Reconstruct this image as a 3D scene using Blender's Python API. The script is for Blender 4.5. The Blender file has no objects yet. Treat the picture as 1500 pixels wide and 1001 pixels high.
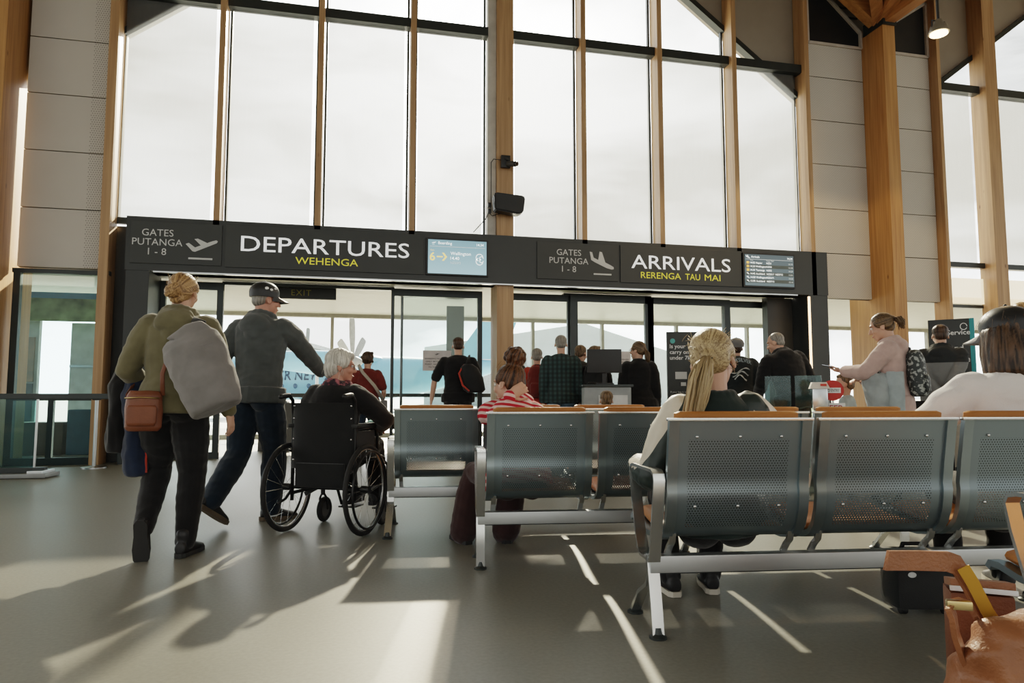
import bpy, bmesh, math, random
from math import sin, cos, pi, radians, sqrt, atan2
from mathutils import Vector, Matrix, noise, Euler
V = Vector
C = bpy.context.scene.collection
random.seed(7)

# ------------------------------------------------------------------ materials
def new_mat(name):
    m = bpy.data.materials.new(name); m.use_nodes = True
    nt = m.node_tree
    return m, nt, nt.nodes['Principled BSDF'], nt.nodes['Material Output']

def M(name, col, rough=.6, metal=0., var=.12, scale=6., bump=0., bscale=80., stretch=(1, 1, 1), col2=None, sheen=0., spec=.5, trans=0., coat=0., lo=.3, hi=.7, sss=0.):
    """principled material whose colour wanders between two tones by noise"""
    m, nt, b, out = new_mat(name)
    N, L = nt.nodes, nt.links
    tc = N.new('ShaderNodeTexCoord'); mp = N.new('ShaderNodeMapping')
    mp.inputs['Scale'].default_value = stretch
    L.new(tc.outputs['Object'], mp.inputs['Vector'])
    nz = N.new('ShaderNodeTexNoise'); nz.inputs['Scale'].default_value = scale; nz.inputs['Detail'].default_value = 4
    L.new(mp.outputs[0], nz.inputs['Vector'])
    rp = N.new('ShaderNodeValToRGB')
    c1 = [max(0, c * (1 - var)) for c in col]; c2 = col2 or [min(1, c * (1 + var)) for c in col]
    rp.color_ramp.elements[0].position = lo; rp.color_ramp.elements[1].position = hi
    rp.color_ramp.elements[0].color = (*c1, 1); rp.color_ramp.elements[1].color = (*c2, 1)
    L.new(nz.outputs['Fac'], rp.inputs['Fac']); L.new(rp.outputs['Color'], b.inputs['Base Color'])
    b.inputs['Roughness'].default_value = rough; b.inputs['Metallic'].default_value = metal
    b.inputs['Specular IOR Level'].default_value = spec
    if sheen: b.inputs['Sheen Weight'].default_value = sheen
    if trans: b.inputs['Transmission Weight'].default_value = trans
    if coat: b.inputs['Coat Weight'].default_value = coat
    if sss:
        b.inputs['Subsurface Weight'].default_value = sss; b.inputs['Subsurface Radius'].default_value = (.01, .004, .002)
    if bump:
        n2 = N.new('ShaderNodeTexNoise'); n2.inputs['Scale'].default_value = bscale; n2.inputs['Detail'].default_value = 3
        L.new(mp.outputs[0], n2.inputs['Vector'])
        bp = N.new('ShaderNodeBump'); bp.inputs['Strength'].default_value = bump; bp.inputs['Distance'].default_value = .01
        L.new(n2.outputs['Fac'], bp.inputs['Height']); L.new(bp.outputs['Normal'], b.inputs['Normal'])
    return m

def emit(name, col, strength):
    m, nt, b, out = new_mat(name)
    b.inputs['Base Color'].default_value = (*col, 1)
    b.inputs['Emission Color'].default_value = (*col, 1); b.inputs['Emission Strength'].default_value = strength
    return m

def wood(name, axis='Z', c1=(.36, .17, .06), c2=(.52, .28, .11), rough=.45):
    m, nt, b, out = new_mat(name); N, L = nt.nodes, nt.links
    tc = N.new('ShaderNodeTexCoord'); mp = N.new('ShaderNodeMapping')
    s = {'X': (.35, 9, 9), 'Y': (9, .35, 9), 'Z': (9, 9, .35)}[axis]
    mp.inputs['Scale'].default_value = s
    L.new(tc.outputs['Object'], mp.inputs['Vector'])
    nz = N.new('ShaderNodeTexNoise'); nz.inputs['Scale'].default_value = 2.2; nz.inputs['Detail'].default_value = 7; nz.inputs['Distortion'].default_value = .6
    L.new(mp.outputs[0], nz.inputs['Vector'])
    rp = N.new('ShaderNodeValToRGB'); rp.color_ramp.elements[0].position = .3; rp.color_ramp.elements[1].position = .72
    rp.color_ramp.elements[0].color = (*c1, 1); rp.color_ramp.elements[1].color = (*c2, 1)
    L.new(nz.outputs['Fac'], rp.inputs['Fac'])
    # knots
    vo = N.new('ShaderNodeTexVoronoi'); vo.inputs['Scale'].default_value = 1.6
    mp2 = N.new('ShaderNodeMapping'); mp2.inputs['Scale'].default_value = tuple(1.8 if q > 1 else .8 for q in s)
    L.new(tc.outputs['Object'], mp2.inputs['Vector']); L.new(mp2.outputs[0], vo.inputs['Vector'])
    kr = N.new('ShaderNodeValToRGB'); kr.color_ramp.elements[0].position = .02; kr.color_ramp.elements[1].position = .07
    kr.color_ramp.elements[0].color = (.45, .4, .35, 1); kr.color_ramp.elements[1].color = (1, 1, 1, 1)
    L.new(vo.outputs['Distance'], kr.inputs['Fac'])
    mx = N.new('ShaderNodeMixRGB'); mx.blend_type = 'MULTIPLY'; mx.inputs[0].default_value = 1
    L.new(rp.outputs[0], mx.inputs[1]); L.new(kr.outputs[0], mx.inputs[2]); L.new(mx.outputs[0], b.inputs['Base Color'])
    b.inputs['Roughness'].default_value = rough
    return m

# ------------------------------------------------------------------ mesh builder
class MB:
    def __init__(s): s.bm = bmesh.new()
    def box(s, c, size, rot=None, bev=0.):
        m = Matrix.Translation(V(c)) @ (rot.to_4x4() if rot else Matrix.Identity(4)) @ Matrix.Diagonal((*size, 1))
        r = bmesh.ops.create_cube(s.bm, size=1, matrix=m)
        if bev:
            es = list({e for v in r['verts'] for e in v.link_edges})
            bmesh.ops.bevel(s.bm, geom=es, offset=bev, segments=2, affect='EDGES', profile=.7)
        return s
    def bar(s, p, q, w, h, up=(0, 0, 1), bev=0.):
        p, q = V(p), V(q); d = (q - p); L = d.length; d.normalize(); u = V(up)
        sd = d.cross(u)
        if sd.length < 1e-4: sd = d.cross(V((1, 0, 0)))
        sd.normalize(); u = sd.cross(d)
        s.box((p + q) / 2, (w, L, h), Matrix((sd, d, u)).transposed(), bev); return s
    def cyl(s, p, q, r, r2=None, n=16, caps=True):
        p, q = V(p), V(q); r2 = r if r2 is None else r2
        d = q - p
        m = Matrix.Translation((p + q) / 2) @ d.to_track_quat('Z', 'Y').to_matrix().to_4x4()
        bmesh.ops.create_cone(s.bm, cap_ends=caps, segments=n, radius1=r, radius2=r2, depth=d.length, matrix=m); return s
    def ball(s, c, r, rot=None, sub=3):
        rr = (r, r, r) if not hasattr(r, '__len__') else r
        m = Matrix.Translation(V(c)) @ (rot.to_4x4() if rot else Matrix.Identity(4)) @ Matrix.Diagonal((*rr, 1))
        bmesh.ops.create_icosphere(s.bm, subdivisions=sub, radius=1, matrix=m); return s
    def rings(s, rs, n=16, caps=True, closed=False):
        """loft of ellipses: rs = [(centre, axisA, axisB)]"""
        prev = None; first = None
        for c, a, b in rs:
            c, a, b = V(c), V(a), V(b)
            ring = [s.bm.verts.new(c + a * cos(2 * pi * i / n) + b * sin(2 * pi * i / n)) for i in range(n)]
            if prev:
                for i in range(n): s.bm.faces.new((prev[i], prev[(i + 1) % n], ring[(i + 1) % n], ring[i]))
            else: first = ring
            prev = ring
        if closed:
            for i in range(n): s.bm.faces.new((prev[i], prev[(i + 1) % n], first[(i + 1) % n], first[i]))
        elif caps:
            s.bm.faces.new(first[::-1]); s.bm.faces.new(prev)
        return s
    def tube(s, pts, r, n=8, flat=1., closed=False, up=None):
        pts = [V(p) for p in pts]; rs = []
        rad = r if hasattr(r, '__len__') else [r] * len(pts)
        t0 = (pts[1] - pts[0]).normalized()
        a = t0.orthogonal().normalized() if up is None else (V(up) - t0 * V(up).dot(t0)).normalized()
        for i, p in enumerate(pts):
            if closed: t = pts[(i + 1) % len(pts)] - pts[i - 1]
            elif i == 0: t = pts[1] - p
            elif i == len(pts) - 1: t = p - pts[i - 1]
            else: t = (pts[i + 1] - p).normalized() + (p - pts[i - 1]).normalized()
            t.normalize()
            a = (a - t * a.dot(t)); a.normalize(); b = t.cross(a)
            rs.append((p, a * rad[i] * flat, b * rad[i]))
        s.rings(rs, n, True, closed); return s
    def strip(s, pts, w, h, up=(0, 0, 1), closed=False):
        """rectangular bar swept along a path: w across (along 'up' axis), h thick"""
        pts = [V(p) for p in pts]; U = V(up).normalized(); prev = first = None
        n = len(pts)
        for i, p in enumerate(pts):
            if closed: t = (pts[(i + 1) % n] - p).normalized() + (p - pts[i - 1]).normalized()
            elif i == 0: t = pts[1] - p
            elif i == n - 1: t = p - pts[i - 1]
            else: t = (pts[i + 1] - p).normalized() + (p - pts[i - 1]).normalized()
            t.normalize(); b = t.cross(U).normalized()
            ring = [s.bm.verts.new(p + U * w / 2 * i_ + b * h / 2 * j_) for i_, j_ in ((1, 1), (-1, 1), (-1, -1), (1, -1))]
            if prev:
                for k in range(4): s.bm.faces.new((prev[k], prev[(k + 1) % 4], ring[(k + 1) % 4], ring[k]))
            else: first = ring
            prev = ring
        if closed:
            for k in range(4): s.bm.faces.new((prev[k], prev[(k + 1) % 4], first[(k + 1) % 4], first[k]))
        else:
            s.bm.faces.new(first[::-1]); s.bm.faces.new(prev)
        return s
    def prism(s, poly, vec):
        vec = V(vec); a = [s.bm.verts.new(V(p)) for p in poly]; b = [s.bm.verts.new(V(p) + vec) for p in poly]
        n = len(a)
        s.bm.faces.new(a[::-1]); s.bm.faces.new(b)
        for i in range(n): s.bm.faces.new((a[i], a[(i + 1) % n], b[(i + 1) % n], b[i]))
        return s
    def poly(s, pts):
        s.bm.faces.new([s.bm.verts.new(V(p)) for p in pts]); return s
    def wheel(s, c, axis, R, r, n=40, m=8):
        """torus"""
        ax = V(axis).normalized(); u = ax.orthogonal().normalized(); w = ax.cross(u); rs = []
        for i in range(n):
            d = u * cos(2 * pi * i / n) + w * sin(2 * pi * i / n)
            rs.append((V(c) + d * R, d * r, ax * r))
        s.rings(rs, m, False, True); return s
    def mesh(s, name):
        bmesh.ops.recalc_face_normals(s.bm, faces=s.bm.faces[:])
        me = bpy.data.meshes.new(name); s.bm.to_mesh(me); s.bm.free(); return me
    def build(s, name, mat, parent=None, smooth=True, angle=35):
        return obj(name, s.mesh(name), mat, parent, smooth, angle)

def obj(name, me, mat, parent=None, smooth=True, angle=35):
    if mat and not len(me.materials): me.materials.append(mat)
    o = bpy.data.objects.new(name, me); C.objects.link(o)
    if smooth:
        try: me.set_sharp_from_angle(angle=radians(angle))
        except Exception: pass
        me.polygons.foreach_set('use_smooth', [True] * len(me.polygons))
    if parent: o.parent = parent
    return o

def thing(name, label, cat, loc=(0, 0, 0), rz=0., group=None):
    o = bpy.data.objects.new(name, None); C.objects.link(o); o.empty_display_size = .1
    o.location = loc; o.rotation_euler = (0, 0, rz)
    o['label'] = label; o['category'] = cat
    if group: o['group'] = group
    return o
def tag(o, label, cat, group=None, kind=None):
    o['label'] = label; o['category'] = cat
    if group: o['group'] = group
    if kind: o['kind'] = kind
    return o
def struct(o): o['kind'] = 'structure'; return o

def dup(root, loc, rz, label=None, group=None):
    def cp(o, parent):
        c = o.copy(); C.objects.link(c)
        if parent: c.parent = parent
        for ch in [x for x in bpy.data.objects if x.parent == o and x != c]: cp(ch, c)
        return c
    r = cp(root, None); r.location = loc; r.rotation_euler = (0, 0, rz)
    if label: r['label'] = label
    if group: r['group'] = group
    return r

DG = None
def evaluated(me, mods):
    """run modifiers over a mesh and return the finished mesh"""
    o = bpy.data.objects.new('tmp', me); C.objects.link(o)
    for kind, kw in mods:
        md = o.modifiers.new('m', kind)
        for k, v in kw.items(): setattr(md, k, v)
    dg = bpy.context.evaluated_depsgraph_get(); dg.update()
    out = bpy.data.meshes.new_from_object(o.evaluated_get(dg), depsgraph=dg)
    bpy.data.objects.remove(o); bpy.data.meshes.remove(me)
    return out

def text_mesh(body, height, mat, parent, rotx=pi / 2, at=(0, 0, 0), name='lettering', align='LEFT', space=1., width=None, depth=.004, bold=0.):
    cu = bpy.data.curves.new('txt', 'FONT'); cu.body = body; cu.size = 1; cu.align_x = align; cu.space_character = space
    cu.extrude = 0.; cu.offset = bold; cu.resolution_u = 3
    o = bpy.data.objects.new('txt', cu); C.objects.link(o)
    dg = bpy.context.evaluated_depsgraph_get(); dg.update()
    me = bpy.data.meshes.new_from_object(o.evaluated_get(dg), depsgraph=dg)
    bpy.data.objects.remove(o); bpy.data.curves.remove(cu)
    xs = [v.co.x for v in me.vertices]; ys = [v.co.y for v in me.vertices]
    sy = height / .70
    sx = sy if width is None else width / max(1e-6, max(xs) - min(xs))
    x0 = min(xs) if (align == 'LEFT') else ((min(xs) + max(xs)) / 2 if align == 'CENTER' else max(xs))
    for v in me.vertices: v.co = V(((v.co.x - x0) * sx, v.co.y * sy, 0))
    me.transform(Matrix.Translation(V(at)) @ Matrix.Rotation(rotx, 4, 'X'))
    me.name = name
    return obj(name, me, mat, parent, smooth=False)

def flat_icon(polys, mat, parent, name, at, scale, depth=.006, mirror=False):
    mb = MB()
    for p in polys:
        mb.prism([(at[0] + (-x if mirror else x) * scale, at[1], at[2] + z * scale) for x, z in p], (0, -depth, 0))
    return mb.build(name, mat, parent, smooth=False)
# ------------------------------------------------------------------ materials of the place
GL = wood('glulam_timber', 'Z', (.34, .165, .055), (.52, .285, .105))
GLX = wood('beam_timber', 'X', (.34, .165, .055), (.52, .285, .105))
GLY = wood('rafter_timber', 'Y', (.30, .135, .045), (.45, .22, .08))
MULL = wood('mullion_timber', 'Z', (.33, .19, .09), (.50, .32, .17))
DARK = M('charcoal_cladding', (.030, .034, .034), .42, 0, .10, 2, .02, 200)
DARKM = M('dark_window_frame', (.035, .042, .042), .38, .3, .1, 3)
SIGNP = M('sign_panel', (.042, .047, .047), .5, 0, .08, 2)
WHITE = M('white_lettering', (.82, .84, .84), .5, 0, .02)
YEL = M('yellow_lettering', (.62, .52, .05), .5, 0, .03)
EXITY = M('dim_exit_lettering', (.22, .19, .03), .6, 0, .03)
SILV = M('grey_lettering', (.62, .64, .64), .5, 0, .03)
SOFFIT = M('soffit_white', (.62, .62, .58), .5, 0, .05, 1.5)
STEEL = M('brushed_steel', (.55, .57, .58), .3, 1, .1, 4, .05, 300, (1, 1, .05))
BLACK = M('black_plastic', (.014, .015, .016), .45, 0, .1)
CLAD = M('taupe_ceiling_cladding', (.30, .27, .23), .7, 0, .06, 2)

def panel_mat(name, mode):
    """perforated acoustic board: pale board, tiny holes in a brick-like grid"""
    m, nt, b, out = new_mat(name); N, L = nt.nodes, nt.links
    tc = N.new('ShaderNodeTexCoord'); sp = N.new('ShaderNodeSeparateXYZ'); L.new(tc.outputs['Object'], sp.inputs[0])
    def math_(op, a, bb=None):
        n = N.new('ShaderNodeMath'); n.operation = op
        for i, q in enumerate((a, bb)):
            if q is None: continue
            if isinstance(q, (int, float)): n.inputs[i].default_value = q
            else: L.new(q, n.inputs[i])
        return n.outputs[0]
    px, pz = (.032, .032) if mode == 'holes' else (.05, .022)
    row = math_('FLOOR', math_('DIVIDE', sp.outputs['Z'], pz))
    off = math_('MULTIPLY', math_('MODULO', row, 2.), .5)
    fx = math_('SUBTRACT', math_('FRACT', math_('ADD', math_('DIVIDE', sp.outputs['X'], px), off)), .5)
    fz = math_('SUBTRACT', math_('FRACT', math_('DIVIDE', sp.outputs['Z'], pz)), .5)
    if mode == 'holes':
        d = math_('ADD', math_('MULTIPLY', fx, fx), math_('MULTIPLY', fz, fz)); hole = math_('LESS_THAN', d, .055)
        hole = math_('MULTIPLY', hole, math_('GREATER_THAN', sp.outputs['X'], -3.80))
    else:
        hole = math_('MULTIPLY', math_('LESS_THAN', math_('ABSOLUTE', fz), .13), math_('LESS_THAN', math_('ABSOLUTE', fx), .36))
    nz = N.new('ShaderNodeTexNoise'); nz.inputs['Scale'].default_value = 1.5
    L.new(tc.outputs['Object'], nz.inputs['Vector'])
    base = N.new('ShaderNodeMixRGB'); base.inputs[1].default_value = (.54, .52, .48, 1); base.inputs[2].default_value = (.62, .60, .565, 1)
    L.new(nz.outputs['Fac'], base.inputs[0])
    mx = N.new('ShaderNodeMixRGB'); mx.inputs[2].default_value = (.24, .23, .22, 1) if mode == 'holes' else (.38, .37, .35, 1)
    L.new(hole, mx.inputs[0]); L.new(base.outputs[0], mx.inputs[1]); L.new(mx.outputs[0], b.inputs['Base Color'])
    b.inputs['Roughness'].default_value = .8
    return m
PANH = panel_mat('perforated_board', 'holes'); PANS = panel_mat('slotted_board', 'slots')

def floor_mat():
    m, nt, b, out = new_mat('polished_vinyl_floor'); N, L = nt.nodes, nt.links
    tc = N.new('ShaderNodeTexCoord')
    n1 = N.new('ShaderNodeTexNoise'); n1.inputs['Scale'].default_value = .9; n1.inputs['Detail'].default_value = 5
    n2 = N.new('ShaderNodeTexNoise'); n2.inputs['Scale'].default_value = 60; n2.inputs['Detail'].default_value = 3
    for n in (n1, n2): L.new(tc.outputs['Object'], n.inputs['Vector'])
    mx = N.new('ShaderNodeMixRGB'); mx.inputs[1].default_value = (.225, .222, .192, 1); mx.inputs[2].default_value = (.30, .295, .255, 1)
    L.new(n1.outputs['Fac'], mx.inputs[0])
    m2 = N.new('ShaderNodeMixRGB'); m2.blend_type = 'MULTIPLY'; m2.inputs[0].default_value = .35
    L.new(mx.outputs[0], m2.inputs[1]); L.new(n2.outputs['Fac'], m2.inputs[2]); L.new(m2.outputs[0], b.inputs['Base Color'])
    rr = N.new('ShaderNodeMapRange'); rr.inputs[3].default_value = .34; rr.inputs[4].default_value = .5
    L.new(n1.outputs['Fac'], rr.inputs[0]); L.new(rr.outputs[0], b.inputs['Roughness'])
    b.inputs['Specular IOR Level'].default_value = .35
    return m
FLOOR = floor_mat()

def glass_mat(name, tint, refl=.09, dirt=.0):
    """thin pane: lets light straight through, with a little mirror reflection"""
    m, nt, b, out = new_mat(name); N, L = nt.nodes, nt.links
    N.remove(b)
    tr = N.new('ShaderNodeBsdfTransparent'); tr.inputs[0].default_value = (*tint, 1)
    gl = N.new('ShaderNodeBsdfGlossy'); gl.inputs['Roughness'].default_value = .03
    fr = N.new('ShaderNodeFresnel'); fr.inputs[0].default_value = 1.45
    nz = N.new('ShaderNodeTexNoise'); nz.inputs['Scale'].default_value = 1.2
    mm = N.new('ShaderNodeMath'); mm.operation = 'MULTIPLY'; mm.inputs[1].default_value = refl * 12
    L.new(fr.outputs[0], mm.inputs[0])
    mx = N.new('ShaderNodeMixShader'); L.new(mm.outputs[0], mx.inputs[0]); L.new(tr.outputs[0], mx.inputs[1]); L.new(gl.outputs[0], mx.inputs[2])
    last = mx
    if dirt:
        df = N.new('ShaderNodeBsdfTranslucent'); df.inputs[0].default_value = (.8, .9, .9, 1)
        m2 = N.new('ShaderNodeMixShader'); m2.inputs[0].default_value = dirt
        L.new(mx.outputs[0], m2.inputs[1]); L.new(df.outputs[0], m2.inputs[2]); last = m2
    L.new(last.outputs[0], out.inputs[0])
    return m
GLASS = glass_mat('window_glass', (.93, .96, .96), .05)
GLASST = glass_mat('teal_screen_glass', (.60, .80, .82), .06, .04)
GLASSD = glass_mat('door_glass', (.82, .90, .90), .06, .03)

def blind_mat(name, open_, col):
    """mesh sunscreen fabric: part open weave, part translucent cloth"""
    m, nt, b, out = new_mat(name); N, L = nt.nodes, nt.links
    N.remove(b)
    tc = N.new('ShaderNodeTexCoord')
    nz = N.new('ShaderNodeTexNoise'); nz.inputs['Scale'].default_value = 30; nz.inputs['Detail'].default_value = 2
    mp = N.new('ShaderNodeMapping'); mp.inputs['Scale'].default_value = (1, 1, .12); L.new(tc.outputs['Object'], mp.inputs[0]); L.new(mp.outputs[0], nz.inputs['Vector'])
    cr = N.new('ShaderNodeMixRGB'); cr.inputs[1].default_value = (*[c * .9 for c in col], 1); cr.inputs[2].default_value = (*col, 1)
    L.new(nz.outputs['Fac'], cr.inputs[0])
    tr = N.new('ShaderNodeBsdfTransparent'); tr.inputs[0].default_value = (.96, .98, 1, 1)
    df = N.new('ShaderNodeBsdfDiffuse'); tl = N.new('ShaderNodeBsdfTranslucent')
    L.new(cr.outputs[0], df.inputs[0]); L.new(cr.outputs[0], tl.inputs[0])
    m1 = N.new('ShaderNodeMixShader'); m1.inputs[0].default_value = .45; L.new(df.outputs[0], m1.inputs[1]); L.new(tl.outputs[0], m1.inputs[2])
    m2 = N.new('ShaderNodeMixShader'); m2.inputs[0].default_value = open_; L.new(m1.outputs[0], m2.inputs[1]); L.new(tr.outputs[0], m2.inputs[2])
    L.new(m2.outputs[0], out.inputs[0])
    return m
BLIND = blind_mat('mesh_blind_fabric', .205, (.25, .26, .265))
BLIND2 = blind_mat('taupe_blind_fabric', .08, (.42, .37, .30))

# ------------------------------------------------------------------ floor, ceiling, outside
ZS = 2.70                       # underside of the portal
struct(MB().box((2, 5.0, -.05), (44, 33, .1)).build('floor', FLOOR, smooth=False))
APR = M('apron_concrete', (.55, .55, .53), .8, 0, .08, .3)
struct(MB().box((5, 121.6, -.08), (500, 200, .1)).build('ground', APR, smooth=False))

RX, SL, RZ = 2.25, .745, 10.55       # ridge of the gable window
def head(x):                          # height of the sloped window head over x (gable repeats past the valley columns)
    d = abs(x - RX)
    if d <= 6.97: return RZ - SL * d
    return .42 + RZ - SL * (13.94 - d) if d < 13.94 else RZ - SL * (d - 13.94)

# ---- roof: folded plates, ridge and valley running back over the hall
mb = MB()
xs = [RX - 20.9, RX - 13.94, RX - 6.97, RX, RX + 6.97, RX + 13.94, RX + 20.9]
for a, b_ in zip(xs[:-1], xs[1:]):
    za, zb = head(a + 1e-4) + 2.78, head(b_ - 1e-4) + 2.78
    mb.prism([(a, -11.5, za), (b_, -11.5, zb), (b_, -11.5, zb + .25), (a, -11.5, za + .25)], (0, 23.2, 0))
struct(mb.build('ceiling', M('ceiling_lining', (.42, .36, .28), .7, 0, .06, 1), smooth=False))

# ---- fascia over the sloped heads: taupe cladding
YW = 10.6
mb = MB()
for a, b_ in ((RX - 6.97, RX), (RX, RX + 6.97), (RX + 6.97, RX + 13.94), (RX - 13.94, RX - 6.97), (RX + 13.94, RX + 20.9)):
    ha, hb = head(a + 1e-4), head(b_ - 1e-4)
    mb.prism([(a, YW + .12, ha), (b_, YW + .12, hb), (b_, YW + .12, hb + 2.8), (a, YW + .12, ha + 2.8)], (0, .2, 0))
struct(mb.build('wall_back', CLAD, smooth=False))

# ---- sloped dark window heads
mb = MB()
for a, b_ in ((RX - 6.4, RX), (RX, RX + 6.4), (RX + 7.6, RX + 13.94)):
    mb.bar((a, YW + .1, head(a) - .03), (b_, YW + .1, head(b_) - .03), .14, .09, (0, 0, 1))
struct(mb.build('trim_1', DARKM, smooth=False))

# ---- timber mullions of the big window
mullx = [-3.49, -2.04, -.632, .764, 2.25, 3.56, 4.93, 6.34, 7.79]
for i, x in enumerate(mullx):
    if i == 4: continue
    w = .085 if i else .12
    h0, h1 = head(x - w / 2) + 2.4, head(x + w / 2) + 2.4
    z0 = 3.40 if 0 < i < 8 else 0.0 if i == 0 else ZS
    mb = MB(); y0, y1 = YW - .20, YW + .10
    mb.prism([(x - w / 2, y0, z0), (x + w / 2, y0, z0), (x + w / 2, y0, min(h1, 11.6)), (x - w / 2, y0, min(h0, 11.6))], (0, y1 - y0, 0))
    struct(mb.build('trim_%d' % (i + 2), MULL, smooth=False))
# central glulam post, from the floor to the ridge
mb = MB(); mb.box((2.25, 10.72, 5.4), (.27, .5, 10.8)); struct(mb.build('trim_12', MULL, smooth=False))
mb = MB(); mb.box((2.04, 10.62, 6.6), (.14, .16, 6.3)); struct(mb.build('trim_13', M('pale_lit_post_side', (.5, .48, .44), .5), smooth=False))  # pale strip stands in for the post's side face lit by the window

# ---- windows: glass pane + transom + roller blind, one per bay
def bay(n, xa, xb, blind=True, zb=3.46, zt=6.78, blind_gap=.085):
    root = bpy.data.objects.new('window_%d' % n, None); C.objects.link(root); struct(root)
    def P(name, o): return o
    ha, hb = head(xa) - .05, head(xb) - .05
    top = [(xb, YW + .16, hb), (xa, YW + .16, ha)]
    if xa < RX < xb: top.insert(1, (RX, YW + .16, head(RX) - .05))
    MB().poly([(xa, YW + .16, zb), (xb, YW + .16, zb)] + top).build('pane', GLASS, root, smooth=False)
    MB().bar((xa, YW - .02, 6.855), (xb, YW - .02, 6.855), .16, .15).build('blind_cassette', DARKM, root, smooth=False)
    MB().box(((xa + xb) / 2, YW + .12, zb), (xb - xa, .08, .08)).build('sill_rail', DARKM, root, smooth=False)
    for xx in (xa + .02, xb - .02):
        MB().box((xx, YW + .13, (zb + min(ha, hb)) / 2), (.035, .06, min(ha, hb) - zb)).build('jamb', DARKM, root, smooth=False)
    if blind:
        x0, x1 = xa + blind_gap * .55, xb - blind_gap
        MB().poly([(x0, YW + .02, zb + .02), (x1, YW + .02, zb + .02), (x1, YW + .02, zt), (x0, YW + .02, zt)]).build('roller_blind', BLIND, root, smooth=False)
        MB().box(((x0 + x1) / 2, YW + .02, zb + .02), (x1 - x0, .02, .03)).build('blind_hem_bar', DARKM, root, smooth=False)
    return root
for i in range(8):
    xa = mullx[i] + (.14 if i == 4 else .045); xb = mullx[i + 1] - (.28 if i == 3 else .045)
    bay(i + 1, xa, xb)

# ---- right-hand bays past the timber column
for n, (xa, xb) in enumerate(((10.66, 11.66), (11.98, 13.2), (13.5, 14.9))):
    root = bpy.data.objects.new('window_%d' % (n + 11), None); C.objects.link(root); struct(root)
    ha, hb = head(xa) - .05, head(xb) - .05
    MB().poly([(xa, YW + .16, 2.9), (xb, YW + .16, 2.9), (xb, YW + .16, hb), (xa, YW + .16, ha)]).build('pane', GLASS, root, smooth=False)
    MB().bar((xa, YW - .02, 6.855), (xb, YW - .02, 6.855), .16, .15).build('blind_cassette', DARKM, root, smooth=False)
    MB().box(((xa + xb) / 2, YW + .05, 3.42), (xb - xa, .12, .10)).build('sill_rail', DARKM, root, smooth=False)
    MB().poly([(xa + .02, YW + .02, 3.47), (xb - .14, YW + .02, 3.47), (xb - .14, YW + .02, 6.8), (xa + .02, YW + .02, 6.8)]).build('roller_blind', BLIND, root, smooth=False)
    MB().poly([(xa + .02, YW + .03, 2.68), (xb - .02, YW + .03, 2.68), (xb - .02, YW + .03, 3.17), (xa + .02, YW + .03, 3.17)]).build('lower_blind', BLIND2, root, smooth=False)
    MB().box(((xa + xb) / 2, YW + .12, 2.64), (xb - xa, .10, .06)).build('jamb', DARKM, root, smooth=False)
for n, (x, w) in enumerate(((11.82, .28), (13.35, .26), (10.62, .07))):
    z0 = 0
    MB().box((x, YW - .05, (z0 + head(x) + 2.4) / 2), (w, .34, head(x) + 2.4 - z0)).build('trim_%d' % (14 + n), MULL, smooth=False)
    bpy.data.objects['trim_%d' % (14 + n)]['kind'] = 'structure'

# ---- acoustic wall panels in stacked boards
def boards(name, xa, xb, mat, zs, y=YW):
    root = bpy.data.objects.new(name, None); C.objects.link(root); struct(root)
    for a, b_ in zip(zs[:-1], zs[1:]):
        MB().box(((xa + xb) / 2, y, (a + b_) / 2), (xb - xa - .008, .05, b_ - a - .014)).build('acoustic_board', mat, root, smooth=False)
    MB().box(((xa + xb) / 2, y + .06, (zs[0] + zs[-1]) / 2), (xb - xa, .05, zs[-1] - zs[0])).build('light_block_backing', DARK, root, smooth=False)  # backing added behind the boards to block light
zs = [2.68 + .815 * k for k in range(6)]
boards('wall_left', -4.62, -3.55, PANH, [2.72, 3.56, 4.385, 5.21, 6.03, 6.86, 7.6])
boards('wall_right', 7.93, 9.10, PANS, [2.68, 3.50, 4.32, 5.14, 5.96, 6.78, 7.40])
boards('wall_end', 9.35, 10.58, PANS, [2.68, 3.50, 4.32, 5.14, 5.96, 6.78, 7.40])
# dark louvre windows in the gussets over the boards, with pale frames
for n, (xa, xb) in enumerate(((7.95, 9.08), (9.36, 10.56))):
    root = bpy.data.objects.new('window_%d' % (21 + n), None); C.objects.link(root); struct(root)
    tops = [(xb, YW, head(xb) + .75 if n else 7.62), (xa, YW, 7.62 if n else head(xa) + 1.75)]
    if n: tops = [(xb, YW, 8.5), (xa, YW, 7.72)]
    else: tops = [(xb, YW, 7.72), (xa, YW, 8.75)]
    MB().poly([(xa, YW, 7.42), (xb, YW, 7.42)] + tops).build('dark_pane', BLACK, root, smooth=False)
    pts = [(xa, YW - .03, 7.42), (xb, YW - .03, 7.42)] + [(p[0], YW - .03, p[2]) for p in tops]
    m_ = MB()
    for p, q in zip(pts, pts[1:] + pts[:1]): m_.bar(p, q, .05, .05, (0, 1, 0))
    m_.build('pale_frame', M('pale_trim', (.5, .46, .42), .6), root, smooth=False)
    mz = MB()
    for k in range(6): mz.box(((xa + xb) / 2, YW + .03, 7.5 + k * .18), (xb - xa, .02, .03))
    mz.build('louvre_slats', DARKM, root, smooth=False)

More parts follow.
